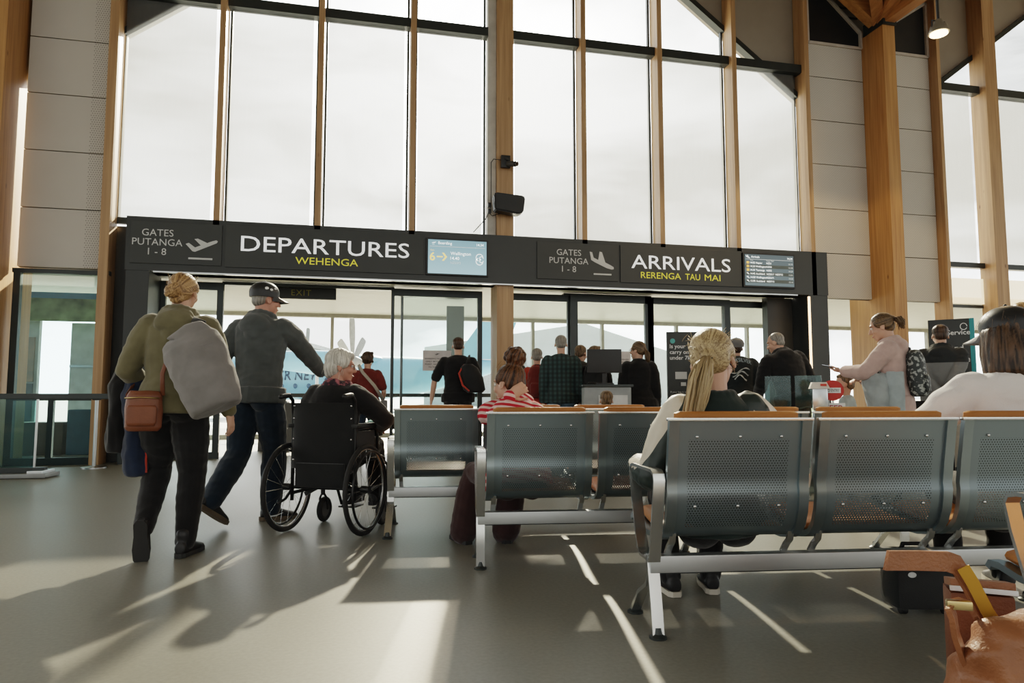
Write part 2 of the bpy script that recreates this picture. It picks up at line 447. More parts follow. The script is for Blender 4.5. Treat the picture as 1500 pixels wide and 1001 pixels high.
# ---- glulam blade columns at the valleys and the roof beams that spring from them
def blade(n, x, ztop):
    mb = MB(); mb.box((x, 10.60, ztop / 2), (.25, 1.12, ztop)); o = struct(mb.build('trim_%d' % n, GL, smooth=False)); return o
blade(20, 9.225, 7.62); blade(21, -4.79, 7.62)
bi = 22
for cx in (9.225, -4.86):
    ct = V((cx, 10.25, 7.9))
    ends = [(cx + 5.4, 10.25, 7.9 + 5.4 * SL), (cx - 5.4, 10.25, 7.9 + 5.4 * SL),
            (cx + 4.2, 6.2, 7.9 + 4.2 * SL), (cx - 4.2, 6.2, 7.9 + 4.2 * SL), (cx + 2.0, 4.6, 7.9 + 2.0 * SL), (cx - 2.0, 4.6, 7.9 + 2.0 * SL), (cx, 2.0, 7.95)]
    for k, e in enumerate(ends):
        mb = MB(); mb.bar(ct, e, .20, .50, (0, 0, 1))
        o = struct(mb.build('trim_%d' % bi, GLX if k < 2 else GLY, smooth=False)); bi += 1
    mb = MB(); mb.box((cx, 10.25, 7.72), (.28, .5, .22)); struct(mb.build('trim_%d' % bi, DARKM, smooth=False)); bi += 1

# ---- the dark portal round the doors
mb = MB()
mb.box((2.42, 10.62, (3.47 + ZS) / 2), (11.27, .44, 3.47 - ZS))          # sign beam
mb.box((-3.05, 10.72, ZS / 2), (.30, .62, ZS)); mb.box((-3.36, 10.9, 1.7), (.3, .25, 3.4))
mb.box((7.86, 10.72, ZS / 2), (.37, .62, ZS))
mb.box((7.40, 10.95, ZS / 2), (.5, .16, ZS))
struct(mb.build('trim_40', DARK, smooth=False))
mb = MB(); mb.box((2.3, 11.05, ZS + .03), (10.4, .9, .06)); struct(mb.build('trim_41', SOFFIT, smooth=False))
mb = MB(); mb.box((2.3, 10.43, ZS - .005), (10.3, .05, .03)); struct(mb.build('trim_42', STEEL, smooth=False))
# light strip let into the right pier
tag(MB().box((7.665, 10.403, 1.62), (.035, .02, 2.1)).build('light_strip', emit('warm_led', (1, .62, .34), 3.0), smooth=False),
    'slim vertical warm light strip on the dark right pier of the portal', 'light')

# ---- corridor behind: ceiling, outer glazing with mullions, white back rail
struct(MB().box((6, 13.75, 2.86), (34, 4.9, .12)).build('ceiling_corridor', M('corridor_ceiling', (.60, .60, .57), .5, 0, .04), smooth=False))
mb = MB()
for x in (-7.0, -4.0, -.59, 2.3, 4.12, 5.9, 7.9, 9.9, 11.9, 13.9, 15.5, 17.5):
    mb.box((x, 16.0, 1.4), (.07, .12, 2.8))
mb.box((6, 16, 2.80), (34, .16, .16)); mb.box((6, 16, .05), (34, .14, .1))
struct(mb.build('trim_43', M('grey_mullion', (.33, .32, .28), .5), smooth=False))
o = MB().poly([(-11, 16.05, 0), (23, 16.05, 0), (23, 16.05, 2.8), (-11, 16.05, 2.8)]).build('window_30', GLASS, smooth=False); struct(o)
# corridor seen through the glass at left: wall with grey panel, blue window
# ------------------------------------------------------------------ doors in the portal
def door(n, xa, xb, y=11.05, zt=2.66, fw=.075, rail=None, mid=None, tint=GLASSD, fwl=None):
    root = bpy.data.objects.new('door_%d' % n, None); C.objects.link(root); struct(root)
    fl = fwl or fw
    mb = MB()
    mb.box((xa + fl / 2, y, zt / 2), (fl, .07, zt)); mb.box((xb - fw / 2, y, zt / 2), (fw, .07, zt))
    mb.box(((xa + xb) / 2, y, zt - .06), (xb - xa, .072, .12)); mb.box(((xa + xb) / 2, y, .05), (xb - xa, .072, .10))
    if rail: mb.box(((xa + xb) / 2, y, rail), (xb - xa, .06, .05))
    mb.build('door_frame', DARKM, root, smooth=False)
    MB().poly([(xa, y, 0.05), (xb, y, .05), (xb, y, zt), (xa, y, zt)]).build('pane', tint, root, smooth=False)
    return root
door(1, -2.92, -2.02, fw=.09); door(2, .50, 1.98, rail=None, fwl=.05)
door(3, .66, 2.0, 11.15, rail=.95, fw=.04)
door(4, 2.40, 3.52, 11.12, fw=.05); door(5, 3.50, 5.02, fw=.11, fwl=.13); door(6, 4.86, 6.50, fw=.11, fwl=.16)
door(7, 6.42, 7.40, 11.15, fw=.13)
# overhead track and ceiling slots in the portal
mb = MB(); mb.box((-.75, 11.12, 2.66), (2.6, .12, .05)); mb.box((4.2, 11.12, 2.66), (1.6, .12, .05)); struct(mb.build('trim_44', DARKM, smooth=False))
# black handrail on the far glazing
mb = MB(); mb.box((-1.2, 15.9, .955), (9.0, .06, .085)); mb.box((4.6, 15.9, .955), (2.4, .06, .06))
struct(mb.build('trim_45', BLACK, smooth=False))

# exit sign hanging inside the doors
t = thing('exit_sign', 'dark unlit EXIT sign hanging in the departures doorway above the far windows', 'sign', (-.85, 11.22, 2.57))
MB().box((0, 0, 0), (.97, .06, .20), bev=.004).build('sign_box', M('exit_box', (.018, .020, .016), .5), t, smooth=False)
text_mesh('EXIT', .095, EXITY, t, at=(-.05, -.034, -.048), align='CENTER', space=1.15)
for s in (-.4, .4): MB().cyl((s, 0, .1), (s, 0, .24), .008, n=8).build('hanger', STEEL, t)

# ------------------------------------------------------------------ the sign band
YF = 10.40
def panel(name, label, cat, xa, xb, za, zb, mat, group=None):
    t = thing(name, label, cat, ((xa + xb) / 2, YF, za), 0, group)
    w = xb - xa
    MB().box((0, -.008, (zb - za) / 2), (w, .022, zb - za), bev=.004).build('sign_panel', mat, t, smooth=False)
    return t, w
TAKEOFF = [[(-.50, .02), (-.40, .06), (-.20, -.09), (-.02, -.01), (-.23, .20), (-.12, .22), (.18, .08), (.34, .15), (.47, .19), (.52, .15), (.48, .09), (.30, .0), (-.20, -.24), (-.28, -.22)],
           [(-.40, -.50), (.36, -.50), (.36, -.44), (-.40, -.44)]]
LAND = [[(-.52, .38), (-.42, .36), (-.36, .14), (-.16, .05), (-.10, .40), (.0, .38), (.14, -.04), (.36, -.14), (.50, -.22), (.50, -.30), (.42, -.32), (.20, -.27), (-.30, -.05), (-.46, .04)],
        [(-.36, -.56), (.40, -.56), (.40, -.50), (-.36, -.50)]]
def gates(label, xa, xb, tx, icon, ix, iz, isc):
    t, w = panel('gate_sign', label, 'sign', xa, xb, 2.80, 3.40, SIGNP, None)
    c = (xa + xb) / 2
    for k, (s, z) in enumerate((('GATES', 3.195), ('PUTANGA', 3.06), ('1 - 8', 2.925))):
        text_mesh(s, .098, SILV, t, at=(tx - c, -.0215, z - 2.80), align='CENTER', space=1.02)
    flat_icon(icon, SILV, t, 'aircraft_symbol', (ix - c, -.0195, iz - 2.80), isc)
    return t
gates('grey GATES PUTANGA 1 - 8 sign with a climbing aircraft symbol left of DEPARTURES', -3.15, -1.95, -2.80, TAKEOFF, -2.22, 3.09, .42)
gates('grey GATES PUTANGA 1 - 8 sign with a descending aircraft symbol left of ARRIVALS', 2.75, 4.12, 3.28, LAND, 3.84, 3.12, .40)
LITL = emit('backlit_white_letters', (.85, .88, .88), .45); LITYL = emit('backlit_yellow_letters', (.66, .60, .06), .30)
t, w = panel('departures_sign', 'dark sign panel reading DEPARTURES in white over yellow WEHENGA', 'sign', -1.90, .95, 2.79, 3.41, SIGNP)
text_mesh('DEPARTURES', .225, LITL, t, at=(-1.69 + .475, -.022, .245), width=2.42, bold=.002, name='white_lettering')
text_mesh('WEHENGA', .105, LITYL, t, at=(-.93 + .475, -.022, .085), width=.90, name='yellow_lettering')
t, w = panel('arrivals_sign', 'dark sign panel reading ARRIVALS in white over yellow RERENGA TAU MAI', 'sign', 4.16, 6.36, 2.79, 3.41, SIGNP)
text_mesh('ARRIVALS', .225, LITL, t, at=(4.35 - 5.26, -.022, .245), width=1.80, bold=.002, name='white_lettering')
for s_, x_, w_ in (('RERENGA', 4.515, .715), ('TAU', 5.31, .27), ('MAI', 5.665, .29)): text_mesh(s_, .105, LITYL, t, at=(x_ - 5.26, -.022, .085), width=w_, name='yellow_lettering')

def screen_mat(name, c1, c2, st):
    m, nt, b, out = new_mat(name); N, L = nt.nodes, nt.links
    tc = N.new('ShaderNodeTexCoord'); sp = N.new('ShaderNodeSeparateXYZ'); L.new(tc.outputs['Generated'], sp.inputs[0])
    mx = N.new('ShaderNodeMixRGB'); mx.inputs[1].default_value = (*c1, 1); mx.inputs[2].default_value = (*c2, 1); L.new(sp.outputs['Z'], mx.inputs[0])
    b.inputs['Base Color'].default_value = (.02, .02, .02, 1); b.inputs['Roughness'].default_value = .25
    L.new(mx.outputs[0], b.inputs['Emission Color']); b.inputs['Emission Strength'].default_value = st
    return m
SCR1 = screen_mat('boarding_screen_glow', (.26, .40, .44), (.14, .25, .29), 1.0)
SCR2 = screen_mat('arrivals_screen_glow', (.075, .105, .11), (.05, .07, .075), 1.0)
LITW = emit('lit_white_text', (.85, .92, .92), .8); LITY = emit('lit_yellow_text', (.80, .62, .22), .8); LITG = emit('lit_grey_text', (.55, .6, .6), .55)
LITO = emit('lit_orange_text', (.75, .42, .10), .7)
t = thing('boarding_screen', 'lit blue boarding screen showing gate 6 Wellington, beside DEPARTURES', 'screen', (1.47, YF, 2.80))
MB().box((0, -.012, .277), (.97, .05, .575), bev=.006).build('screen_frame', BLACK, t, smooth=False)
MB().box((0, -.040, .277), (.91, .008, .525)).build('screen_face', SCR1, t, smooth=False)
Y_ = -.0455
text_mesh('Boarding', .042, LITW, t, at=(-.30, Y_, .47), bold=.01)
text_mesh('14.34', .038, LITW, t, at=(.30, Y_, .465), bold=.01)
text_mesh('Gate', .022, LITY, t, at=(-.42, Y_, .365)); text_mesh('6', .125, LITY, t, at=(-.43, Y_, .215), bold=.02)
text_mesh('Wellington', .050, LITW, t, at=(-.11, Y_, .31), bold=.006); text_mesh('14.40', .048, LITW, t, at=(-.11, Y_, .235), bold=.008); text_mesh('NZ5372', .034, LITG, t, at=(-.11, Y_, .17))
flat_icon([[(-.5, -.07), (.1, -.07), (.1, .07), (-.5, .07)], [(.02, .42), (.22, .42), (.56, 0), (.22, -.42), (.02, -.42), (.32, 0)]], LITY, t, 'arrow', (-.245, Y_ + .003, .275), .15, .003)
flat_icon([[(-.5, .05), (-.36, .12), (.5, .3), (.1, .0), (-.3, -.02)], [(-.42, -.32), (.1, -.32), (.1, -.26), (-.42, -.26)]], LITW, t, 'takeoff_symbol', (-.365, Y_ + .003, .485), .07, .003)
MB().box((0, Y_, .435), (.86, .002, .006)).build('divider', LITG, t, smooth=False)
mb = MB()      # the curled leaf emblem at the right of the screen
for k, (r, a0, a1, cx, cz) in enumerate(((.055, 20, 250, 0, .03), (.055, 110, 340, 0, -.03), (.028, 0, 250, .03, .02), (.028, 110, 360, .03, -.02))):
    mb.strip([(.345 + cx + r * cos(radians(a0 + (a1 - a0) * i / 14)), Y_, .255 + cz + r * sin(radians(a0 + (a1 - a0) * i / 14))) for i in range(15)], .003, .011, (0, 1, 0))
mb.build('emblem', LITW, t, smooth=False)

t = thing('arrivals_screen', 'dark arrivals board screen listing six flights, right of ARRIVALS', 'screen', (6.88, YF, 2.80))
MB().box((0, -.012, .29), (1.0, .05, .60), bev=.006).build('screen_frame', BLACK, t, smooth=False)
MB().box((0, -.040, .29), (.94, .008, .54)).build('screen_face', SCR2, t, smooth=False)
text_mesh('Arrivals', .036, LITW, t, at=(-.35, Y_, .50), bold=.01); text_mesh('14.34', .034, LITW, t, at=(.35, Y_, .495), bold=.01)
MB().box((0, Y_, .475), (.9, .002, .005)).build('divider', LITG, t, smooth=False)
flat_icon(LAND[:1], LITW, t, 'landing_symbol', (-.41, Y_ + .003, .515), .075, .003)
text_mesh('Time', .020, LITG, t, at=(-.37, Y_, .447)); text_mesh('Status  Flight', .020, LITG, t, at=(-.06, Y_, .447)); 
rows = (('14.05 Napier', 'NZ51', '14.10'), ('14.20 Wellington', 'NZ53', '14.38'), ('14.35 Tauranga', 'NZ52', '14.39'), ('14.45 Auckland', 'NZ5517  NZ5712', '14.41'), ('14.50 Wellington', 'NZ5371', '14.55'), ('15.05 Auckland', 'NZ5715', '15.10'))
for k, (a_, b_, c_) in enumerate(rows):
    z = .40 - k * .063
    text_mesh(a_, .032, LITW, t, at=(-.37, Y_, z), bold=.006); text_mesh(b_, .030, LITW, t, at=(-.06, Y_, z), bold=.006); text_mesh(c_, .028, LITG, t, at=(.37, Y_, z))
    if k < 3: MB().box((-.415, Y_, z + .016), (.045, .002, .040)).build('status_block', LITO, t, smooth=False)
    else: flat_icon(LAND[:1], LITW, t, 'landing_symbol', (-.415, Y_ + .003, z + .016), .05, .003)
    if k % 2: MB().box((0, -.0442, z + .016), (.92, .001, .058)).build('row_band', M('row_tint', (.10, .13, .13), .4), t, smooth=False)

# ------------------------------------------------------------------ camera, speaker and cable on the centre post
t = thing('security_camera', 'small black security camera high on the centre timber post', 'camera', (2.25, 10.44, 4.58))
MB().box((-.01, -.03, .09), (.15, .06, .20), bev=.01).build('bracket', BLACK, t)
MB().cyl((.02, -.06, .05), (.12, -.17, .02), .045, n=18).build('camera_body', BLACK, t)
MB().cyl((.12, -.17, .02), (.145, -.197, .013), .036, n=18).build('lens', M('lens_glass', (.01, .01, .012), .1), t)
MB().bar((-.02, -.05, .15), (.03, -.10, .10), .03, .03).build('arm', BLACK, t)
t = thing('wall_speaker', 'black angled loudspeaker on the centre timber post above the sign band', 'speaker', (2.25, 10.42, 3.80))
mb = MB(); mb.prism([(-.21, 0, .03), (.16, 0, -.02), (.24, 0, .02), (.27, 0, .25), (.24, 0, .28), (-.20, 0, .31), (-.23, 0, .28)], (0, -.20, 0))
bmesh.ops.bevel(mb.bm, geom=mb.bm.edges[:], offset=.015, segments=2, affect='EDGES')
mb.build('speaker_cabinet', BLACK, t)
MB().prism([(-.20, -.201, .05), (.155, -.201, 0), (.22, -.201, .03), (.25, -.201, .25), (-.20, -.201, .285)], (0, -.008, 0)).build('grille', M('speaker_grille', (.03, .032, .034), .6, 0, .3, 300), t)
t = thing('cable_run', 'thin dark cable looping down the centre post to the sign band', 'cable', (2.02, 10.40, 3.47))
MB().tube([(.2, 0, 1.22), (.02, -.02, 1.22), (-.02, -.02, 1.16), (-.02, -.02, .75), (-.02, -.02, .45), (-.10, -.02, .25), (-.30, -.02, .02)], .007, 6).build('cable', BLACK, t)
MB().tube([(.22, -.01, .42), (.12, -.02, .34), (.0, -.02, .30), (-.05, -.02, .34)], .007, 6).build('cable', BLACK, t)
MB().box((-.045, -.02, .47), (.05, .05, .07), bev=.006).build('junction_box', BLACK, t); MB().box((-.045, -.02, .37), (.05, .05, .07), bev=.006).build('junction_box', BLACK, t)

# pendant lamp by the right column
t = thing('pendant_lamp', 'lit round metal pendant lamp hanging under the right roof beams', 'lamp', (7.387, 7.194, 5.70))
MB().cyl((0, 0, .18), (0, 0, 3.6), .018, n=10).build('rod', BLACK, t)
MB().rings([((0, 0, z), (r, 0, 0), (0, r, 0)) for z, r in ((.0, .125), (.02, .125), (.05, .115), (.10, .10), (.105, .07), (.18, .05), (.19, .02))], 24).build('lamp_body', M('lamp_metal', (.28, .26, .22), .4, .7), t)
MB().cyl((0, 0, -.015), (0, 0, -.001), .105, n=24).build('lens', emit('warm_lamp_glow', (1, .70, .36), 9.), t)
mb = MB(); mb.tube([(-.10, 0, .06), (-.10, 0, .17), (.10, 0, .17), (.10, 0, .06)], .01, 6); mb.build('yoke', BLACK, t)
lt = bpy.data.lights.new('lamp_light', 'SPOT'); lt.energy = 160; lt.color = (1, .68, .36); lt.spot_size = radians(150); lt.shadow_soft_size = .1
lo = bpy.data.objects.new('lamp_light', lt); C.objects.link(lo); lo.location = (7.387, 7.194, 5.66)

# ------------------------------------------------------------------ left glass corner
root = bpy.data.objects.new('window_31', None); C.objects.link(root); struct(root)
mb = MB(); y = 10.5
for x, w in ((-4.56, .085), (-3.50, .05)): mb.box((x, y, 1.31), (w, .08, 2.62))
mb.box((-4.02, y, .91), (1.1, .08, .075)); mb.box((-4.02, y, 2.65), (1.2, .08, .06)); mb.box((-4.02, y, .05), (1.1, .08, .1)); mb.box((-4.07, y, .46), (.07, .06, .9))
mb.build('window_frame', DARKM, root, smooth=False)
MB().poly([(-4.56, y, 0), (-3.5, y, 0), (-3.5, y, 2.62), (-4.56, y, 2.62)]).build('pane', GLASST, root, smooth=False)
root = bpy.data.objects.new('window_32', None); C.objects.link(root); struct(root)
mb = MB()
for x in (-8.2, -6.6, -4.98): mb.box((x, y, 1.31), (.085, .08, 2.62))
mb.box((-6.6, y, .91), (3.3, .08, .075)); mb.box((-6.6, y, 2.65), (3.3, .08, .06)); mb.box((-6.6, y, .05), (3.3, .08, .1))
mb.build('window_frame', DARKM, root, smooth=False)
MB().poly([(-8.2, y, 0), (-4.95, y, 0), (-4.95, y, 2.62), (-8.2, y, 2.62)]).build('pane', GLASST, root, smooth=False)
boards('wall_side', -8.2, -5.0, PANH, [2.72, 3.56, 4.385, 5.21, 6.03, 6.86, 7.6])
# things in the room beyond the left glass
t = thing('display_wall', 'blue grey display panel with a wide white frame beyond the left glass', 'display', (-5.35, 13.0, 0))
MB().box((-.42, .02, 1.15), (1.0, .10, 2.3)).build('backing', M('pale_wall_board', (.62, .68, .68), .6), t, smooth=False)
MB().box((-.42, -.045, 1.55), (.90, .03, .75)).build('picture', M('faded_print', (.42, .42, .40), .5, 0, .25, 5, col2=(.52, .40, .32)), t, smooth=False)
MB().box((-.42, -.045, .72), (.90, .03, .85)).build('lower_panel', M('slate_panel', (.12, .17, .20), .5), t, smooth=False)
t = thing('white_partition', 'plain white partition wall standing right of the blue grey display', 'partition', (-4.3, 13.2, 0))
MB().box((0, 0, 1.1), (1.1, .10, 2.2)).build('board', M('white_board', (.75, .80, .80), .6), t, smooth=False)
MB().box((0, -.06, 1.45), (1.1, .02, .04)).build('joint', STEEL, t, smooth=False)
t = thing('leaf_mural', 'long green landscape mural strip high on the wall beyond the left glass', 'mural', (-5.2, 12.7, 2.18))
MB().box((0, 0, .19), (2.6, .06, .38)).build('mural_panel', M('green_mural', (.10, .19, .06), .6, 0, .5, 4, col2=(.36, .48, .24)), t, smooth=False)
MB().box((-1.2, .01, -.9), (.05, .05, 2.56)).build('leg', STEEL, t, smooth=False); MB().box((1.2, .01, -.9), (.05, .05, 2.56)).build('leg', STEEL, t, smooth=False)
MB().box((0, 0, .43), (2.6, .06, .10)).build('blue_stripe', M('blue_stripe', (.06, .25, .42), .5), t, smooth=False)
MB().box((-.65, -.01, .43), (.7, .06, .10)).build('orange_stripe', M('orange_stripe', (.55, .25, .10), .5), t, smooth=False)
t = thing('low_cabinet', 'low brown and blue bench cabinet behind the left glass at floor level', 'cabinet', (-4.5, 12.4, 0))
MB().box((-.45, 0, .26), (.8, .4, .52), bev=.03).build('brown_end', M('brown_board', (.10, .075, .06), .6), t); MB().box((.45, 0, .36), (.9, .4, .72), bev=.03).build('blue_end', M('blue_board', (.05, .11, .16), .5), t)
# free standing glass barrier nearer the camera
t = thing('glass_barrier', 'free standing glass barrier with dark rail and long grey foot at far left', 'barrier', (-3.85, 9.0, 0), radians(-4))
MB().box((-.55, 0, .50), (1.55, .012, .84)).build('glass_panel', GLASST, t, smooth=False)
MB().box((-.2, 0, .93), (2.4, .05, .065), bev=.006).build('rail', DARKM, t, smooth=False)
MB().box((-.45, 0, .03), (1.75, .34, .05), bev=.012).build('foot', M('grey_foot', (.24, .25, .25), .4, .4), t, smooth=False)
MB().box((.30, 0, .055), (.16, .30, .06), bev=.01).build('foot_cap', STEEL, t, smooth=False)
MB().box((-.45, 0, .085), (1.6, .08, .06), bev=.006).build('clamp_channel', DARKM, t, smooth=False)
MB().box((.225, 0, .50), (.018, .02, .84)).build('edge_trim', STEEL, t, smooth=False)
t = thing('stanchion_post', 'slim chrome stanchion post with round base by the left timber trim', 'post', (-3.33, 9.95, 0))
MB().cyl((0, 0, .03), (0, 0, .93), .022, n=14).build('pole', STEEL, t)
MB().rings([((0, 0, z), (r, 0, 0), (0, r, 0)) for z, r in ((0, .15), (.015, .15), (.03, .05), (.035, .03))], 24).build('base', STEEL, t)
MB().box((0, -.01, .92), (.09, .07, .08), bev=.01).build('head', BLACK, t)

# ------------------------------------------------------------------ sky, sun
def ray_dir(az, el): return V((sin(az) * cos(el), cos(az) * cos(el), sin(el)))
SUN_AZ, SUN_EL = radians(11.85), radians(29.6)
S = ray_dir(SUN_AZ, SUN_EL)
w = bpy.data.worlds.new('sky'); bpy.context.scene.world = w; w.use_nodes = True
nt = w.node_tree; N, L = nt.nodes, nt.links; bg = N['Background']
tc = N.new('ShaderNodeTexCoord')
def vm(op, a, b=None):
    n = N.new('ShaderNodeVectorMath'); n.operation = op
    for i, q in enumerate((a, b)):
        if q is None: continue
        if isinstance(q, (tuple, Vector)): n.inputs[i].default_value = q
        else: L.new(q, n.inputs[i])
    return n
def mt(op, a, b=None, c=None, clamp=False):
    n = N.new('ShaderNodeMath'); n.operation = op; n.use_clamp = clamp
    for i, q in enumerate((a, b, c)):
        if q is None: continue
        if isinstance(q, (int, float)): n.inputs[i].default_value = q
        else: L.new(q, n.inputs[i])
    return n.outputs[0]
dirn = vm('NORMALIZE', tc.outputs['Generated']).outputs[0]
sep = N.new('ShaderNodeSeparateXYZ'); L.new(dirn, sep.inputs[0])
dot = vm('DOT_PRODUCT', dirn, tuple(S)).outputs['Value']
dotc = mt('MAXIMUM', dot, 0.)
glow = mt('ADD', mt('MULTIPLY', mt('POWER', dotc, 60.), 5.0), mt('MULTIPLY', mt('POWER', dotc, 14.), 2.6))
mp = N.new('ShaderNodeMapping'); mp.inputs['Scale'].default_value = (1.5, 1.5, 4.6); mp.inputs['Rotation'].default_value = (0, radians(14), 0); L.new(dirn, mp.inputs[0])
nz = N.new('ShaderNodeTexNoise'); nz.inputs['Scale'].default_value = 1.7; nz.inputs['Detail'].default_value = 6; nz.inputs['Roughness'].default_value = .5; nz.inputs['Distortion'].default_value = .4
L.new(mp.outputs[0], nz.inputs['Vector'])
cr = N.new('ShaderNodeValToRGB'); cr.color_ramp.elements[0].position = .40; cr.color_ramp.elements[1].position = .60
cr.color_ramp.elements[0].color = (.10, .10, .10, 1); cr.color_ramp.elements[1].color = (1.25, 1.25, 1.25, 1)
L.new(nz.outputs['Fac'], cr.inputs[0])
cl = N.new('ShaderNodeSeparateColor'); L.new(cr.outputs[0], cl.inputs[0])
# brightness of the sky: bright ahead, dim behind
front = mt('MULTIPLY_ADD', sep.outputs['Y'], .5, .5, clamp=True)
mixv = mt('MULTIPLY_ADD', mt('POWER', front, 3.), 2.9, .95)
low = N.new('ShaderNodeMapRange'); low.inputs[1].default_value = 0.; low.inputs[2].default_value = .22; low.inputs[3].default_value = 1.25; low.inputs[4].default_value = 1.; L.new(sep.outputs['Z'], low.inputs[0])
br = mt('MULTIPLY', mt('MULTIPLY', mt('ADD', mixv, mt('MULTIPLY', glow, 1.)), mt('MULTIPLY_ADD', cl.outputs[0], .72, .28)), low.outputs[0])
up = N.new('ShaderNodeMapRange'); up.inputs[1].default_value = -.02; up.inputs[2].default_value = .01; up.inputs[3].default_value = .3; up.inputs[4].default_value = 1.; L.new(sep.outputs['Z'], up.inputs[0])
br = mt('MULTIPLY', br, up.outputs[0])
colr = N.new('ShaderNodeMixRGB'); colr.inputs[1].default_value = (.94, .98, 1., 1); colr.inputs[2].default_value = (1., .96, .90, 1)
L.new(mt('POWER', dotc, 5.), colr.inputs[0])
warm = N.new('ShaderNodeMixRGB'); warm.inputs[1].default_value = (.98, .97, .91, 1); L.new(front, warm.inputs[0]); L.new(colr.outputs[0], warm.inputs[2])
L.new(warm.outputs[0], bg.inputs['Color']); L.new(br, bg.inputs['Strength'])
sl = bpy.data.lights.new('sun', 'SUN'); sl.energy = 18.; sl.angle = radians(1.1); sl.color = (1, .85, .62)
so = bpy.data.objects.new('sun', sl); C.objects.link(so); so.rotation_euler = (-S).to_track_quat('-Z', 'Y').to_euler(); so.location = S * 40

# ------------------------------------------------------------------ camera
cd = bpy.data.cameras.new('camera'); cd.sensor_width = 36; cd.lens = 24.0; cd.clip_end = 600
co = bpy.data.objects.new('camera', cd); C.objects.link(co)
co.location = (0, 0, .93); co.rotation_euler = (radians(90 + 4.6), 0, radians(-12.7))
sc = bpy.context.scene; sc.camera = co
cd.dof.use_dof = False
sc.view_settings.view_transform = 'Filmic'; sc.view_settings.look = 'Medium High Contrast'; sc.view_settings.exposure = .62
sc.cycles.max_bounces = 8; sc.cycles.transparent_max_bounces = 24; sc.cycles.diffuse_bounces = 4; sc.cycles.glossy_bounces = 4
sc.cycles.caustics_reflective = False; sc.cycles.caustics_refractive = False; sc.cycles.sample_clamp_indirect = 6
# ------------------------------------------------------------------ beam seating
def steel_perf():
    m, nt, b, out = new_mat('perforated_seat_steel'); N, L = nt.nodes, nt.links
    uv = N.new('ShaderNodeUVMap'); uv.uv_map = 'sheet'
    sp = N.new('ShaderNodeSeparateXYZ'); L.new(uv.outputs[0], sp.inputs[0])
    def math_(op, a, bb=None):
        n = N.new('ShaderNodeMath'); n.operation = op
        for i, q in enumerate((a, bb)):
            if q is None: continue
            if isinstance(q, (int, float)): n.inputs[i].default_value = q
            else: L.new(q, n.inputs[i])
        return n.outputs[0]
    px, pz = .0115, .0098
    row = math_('FLOOR', math_('DIVIDE', sp.outputs['Y'], pz))
    off = math_('MULTIPLY', math_('MODULO', row, 2.), .5)
    fx = math_('MULTIPLY', math_('SUBTRACT', math_('FRACT', math_('ADD', math_('DIVIDE', sp.outputs['X'], px), off)), .5), px)
    fz = math_('MULTIPLY', math_('SUBTRACT', math_('FRACT', math_('DIVIDE', sp.outputs['Y'], pz)), .5), pz)
    d2 = math_('ADD', math_('MULTIPLY', fx, fx), math_('MULTIPLY', fz, fz))
    hole = math_('LESS_THAN', d2, .0025 ** 2)
    for axis, lo_, hi_ in (('X', .075, .478), ('Y', .075, .435)):
        hole = math_('MULTIPLY', hole, math_('MULTIPLY', math_('GREATER_THAN', sp.outputs[axis], lo_), math_('LESS_THAN', sp.outputs[axis], hi_)))
    low = math_('MULTIPLY', math_('GREATER_THAN', sp.outputs['Y'], .295), .55)
    dk = N.new('ShaderNodeMixRGB'); dk.inputs[1].default_value = (.255, .315, .345, 1); dk.inputs[2].default_value = (.035, .042, .046, 1)
    L.new(hole, dk.inputs[0]); L.new(dk.outputs[0], b.inputs['Base Color']); hole = math_('MULTIPLY', hole, low)
    b.inputs['Metallic'].default_value = .8; b.inputs['Roughness'].default_value = .34
    tr = N.new('ShaderNodeBsdfTransparent'); mx = N.new('ShaderNodeMixShader')
    L.new(hole, mx.inputs[0]); L.new(b.outputs[0], mx.inputs[1]); L.new(tr.outputs[0], mx.inputs[2]); L.new(mx.outputs[0], out.inputs[0])
    return m
PERF = steel_perf()
SEATST = M('seat_rail_steel', (.31, .37, .40), .28, .9, .06, 5)
SEATBEAM = M('seat_beam_aluminium', (.50, .52, .53), .38, .8, .06, 3)
ARMST = M('armrest_aluminium', (.58, .59, .58), .25, .9, .06, 3)
TAN = M('tan_upholstery', (.42, .17, .045), .45, 0, .12, 5, .15, 220)
WD = .555
PROF = [(-.075, .838), (-.066, .80), (-.055, .74), (-.043, .68), (-.033, .62), (-.027, .585), (-.030, .562), (-.027, .53), (-.016, .48), (.004, .43), (.035, .393), (.075, .373), (.13, .363), (.25, .362), (.36, .372), (.44, .392), (.475, .392), (.485, .375)]

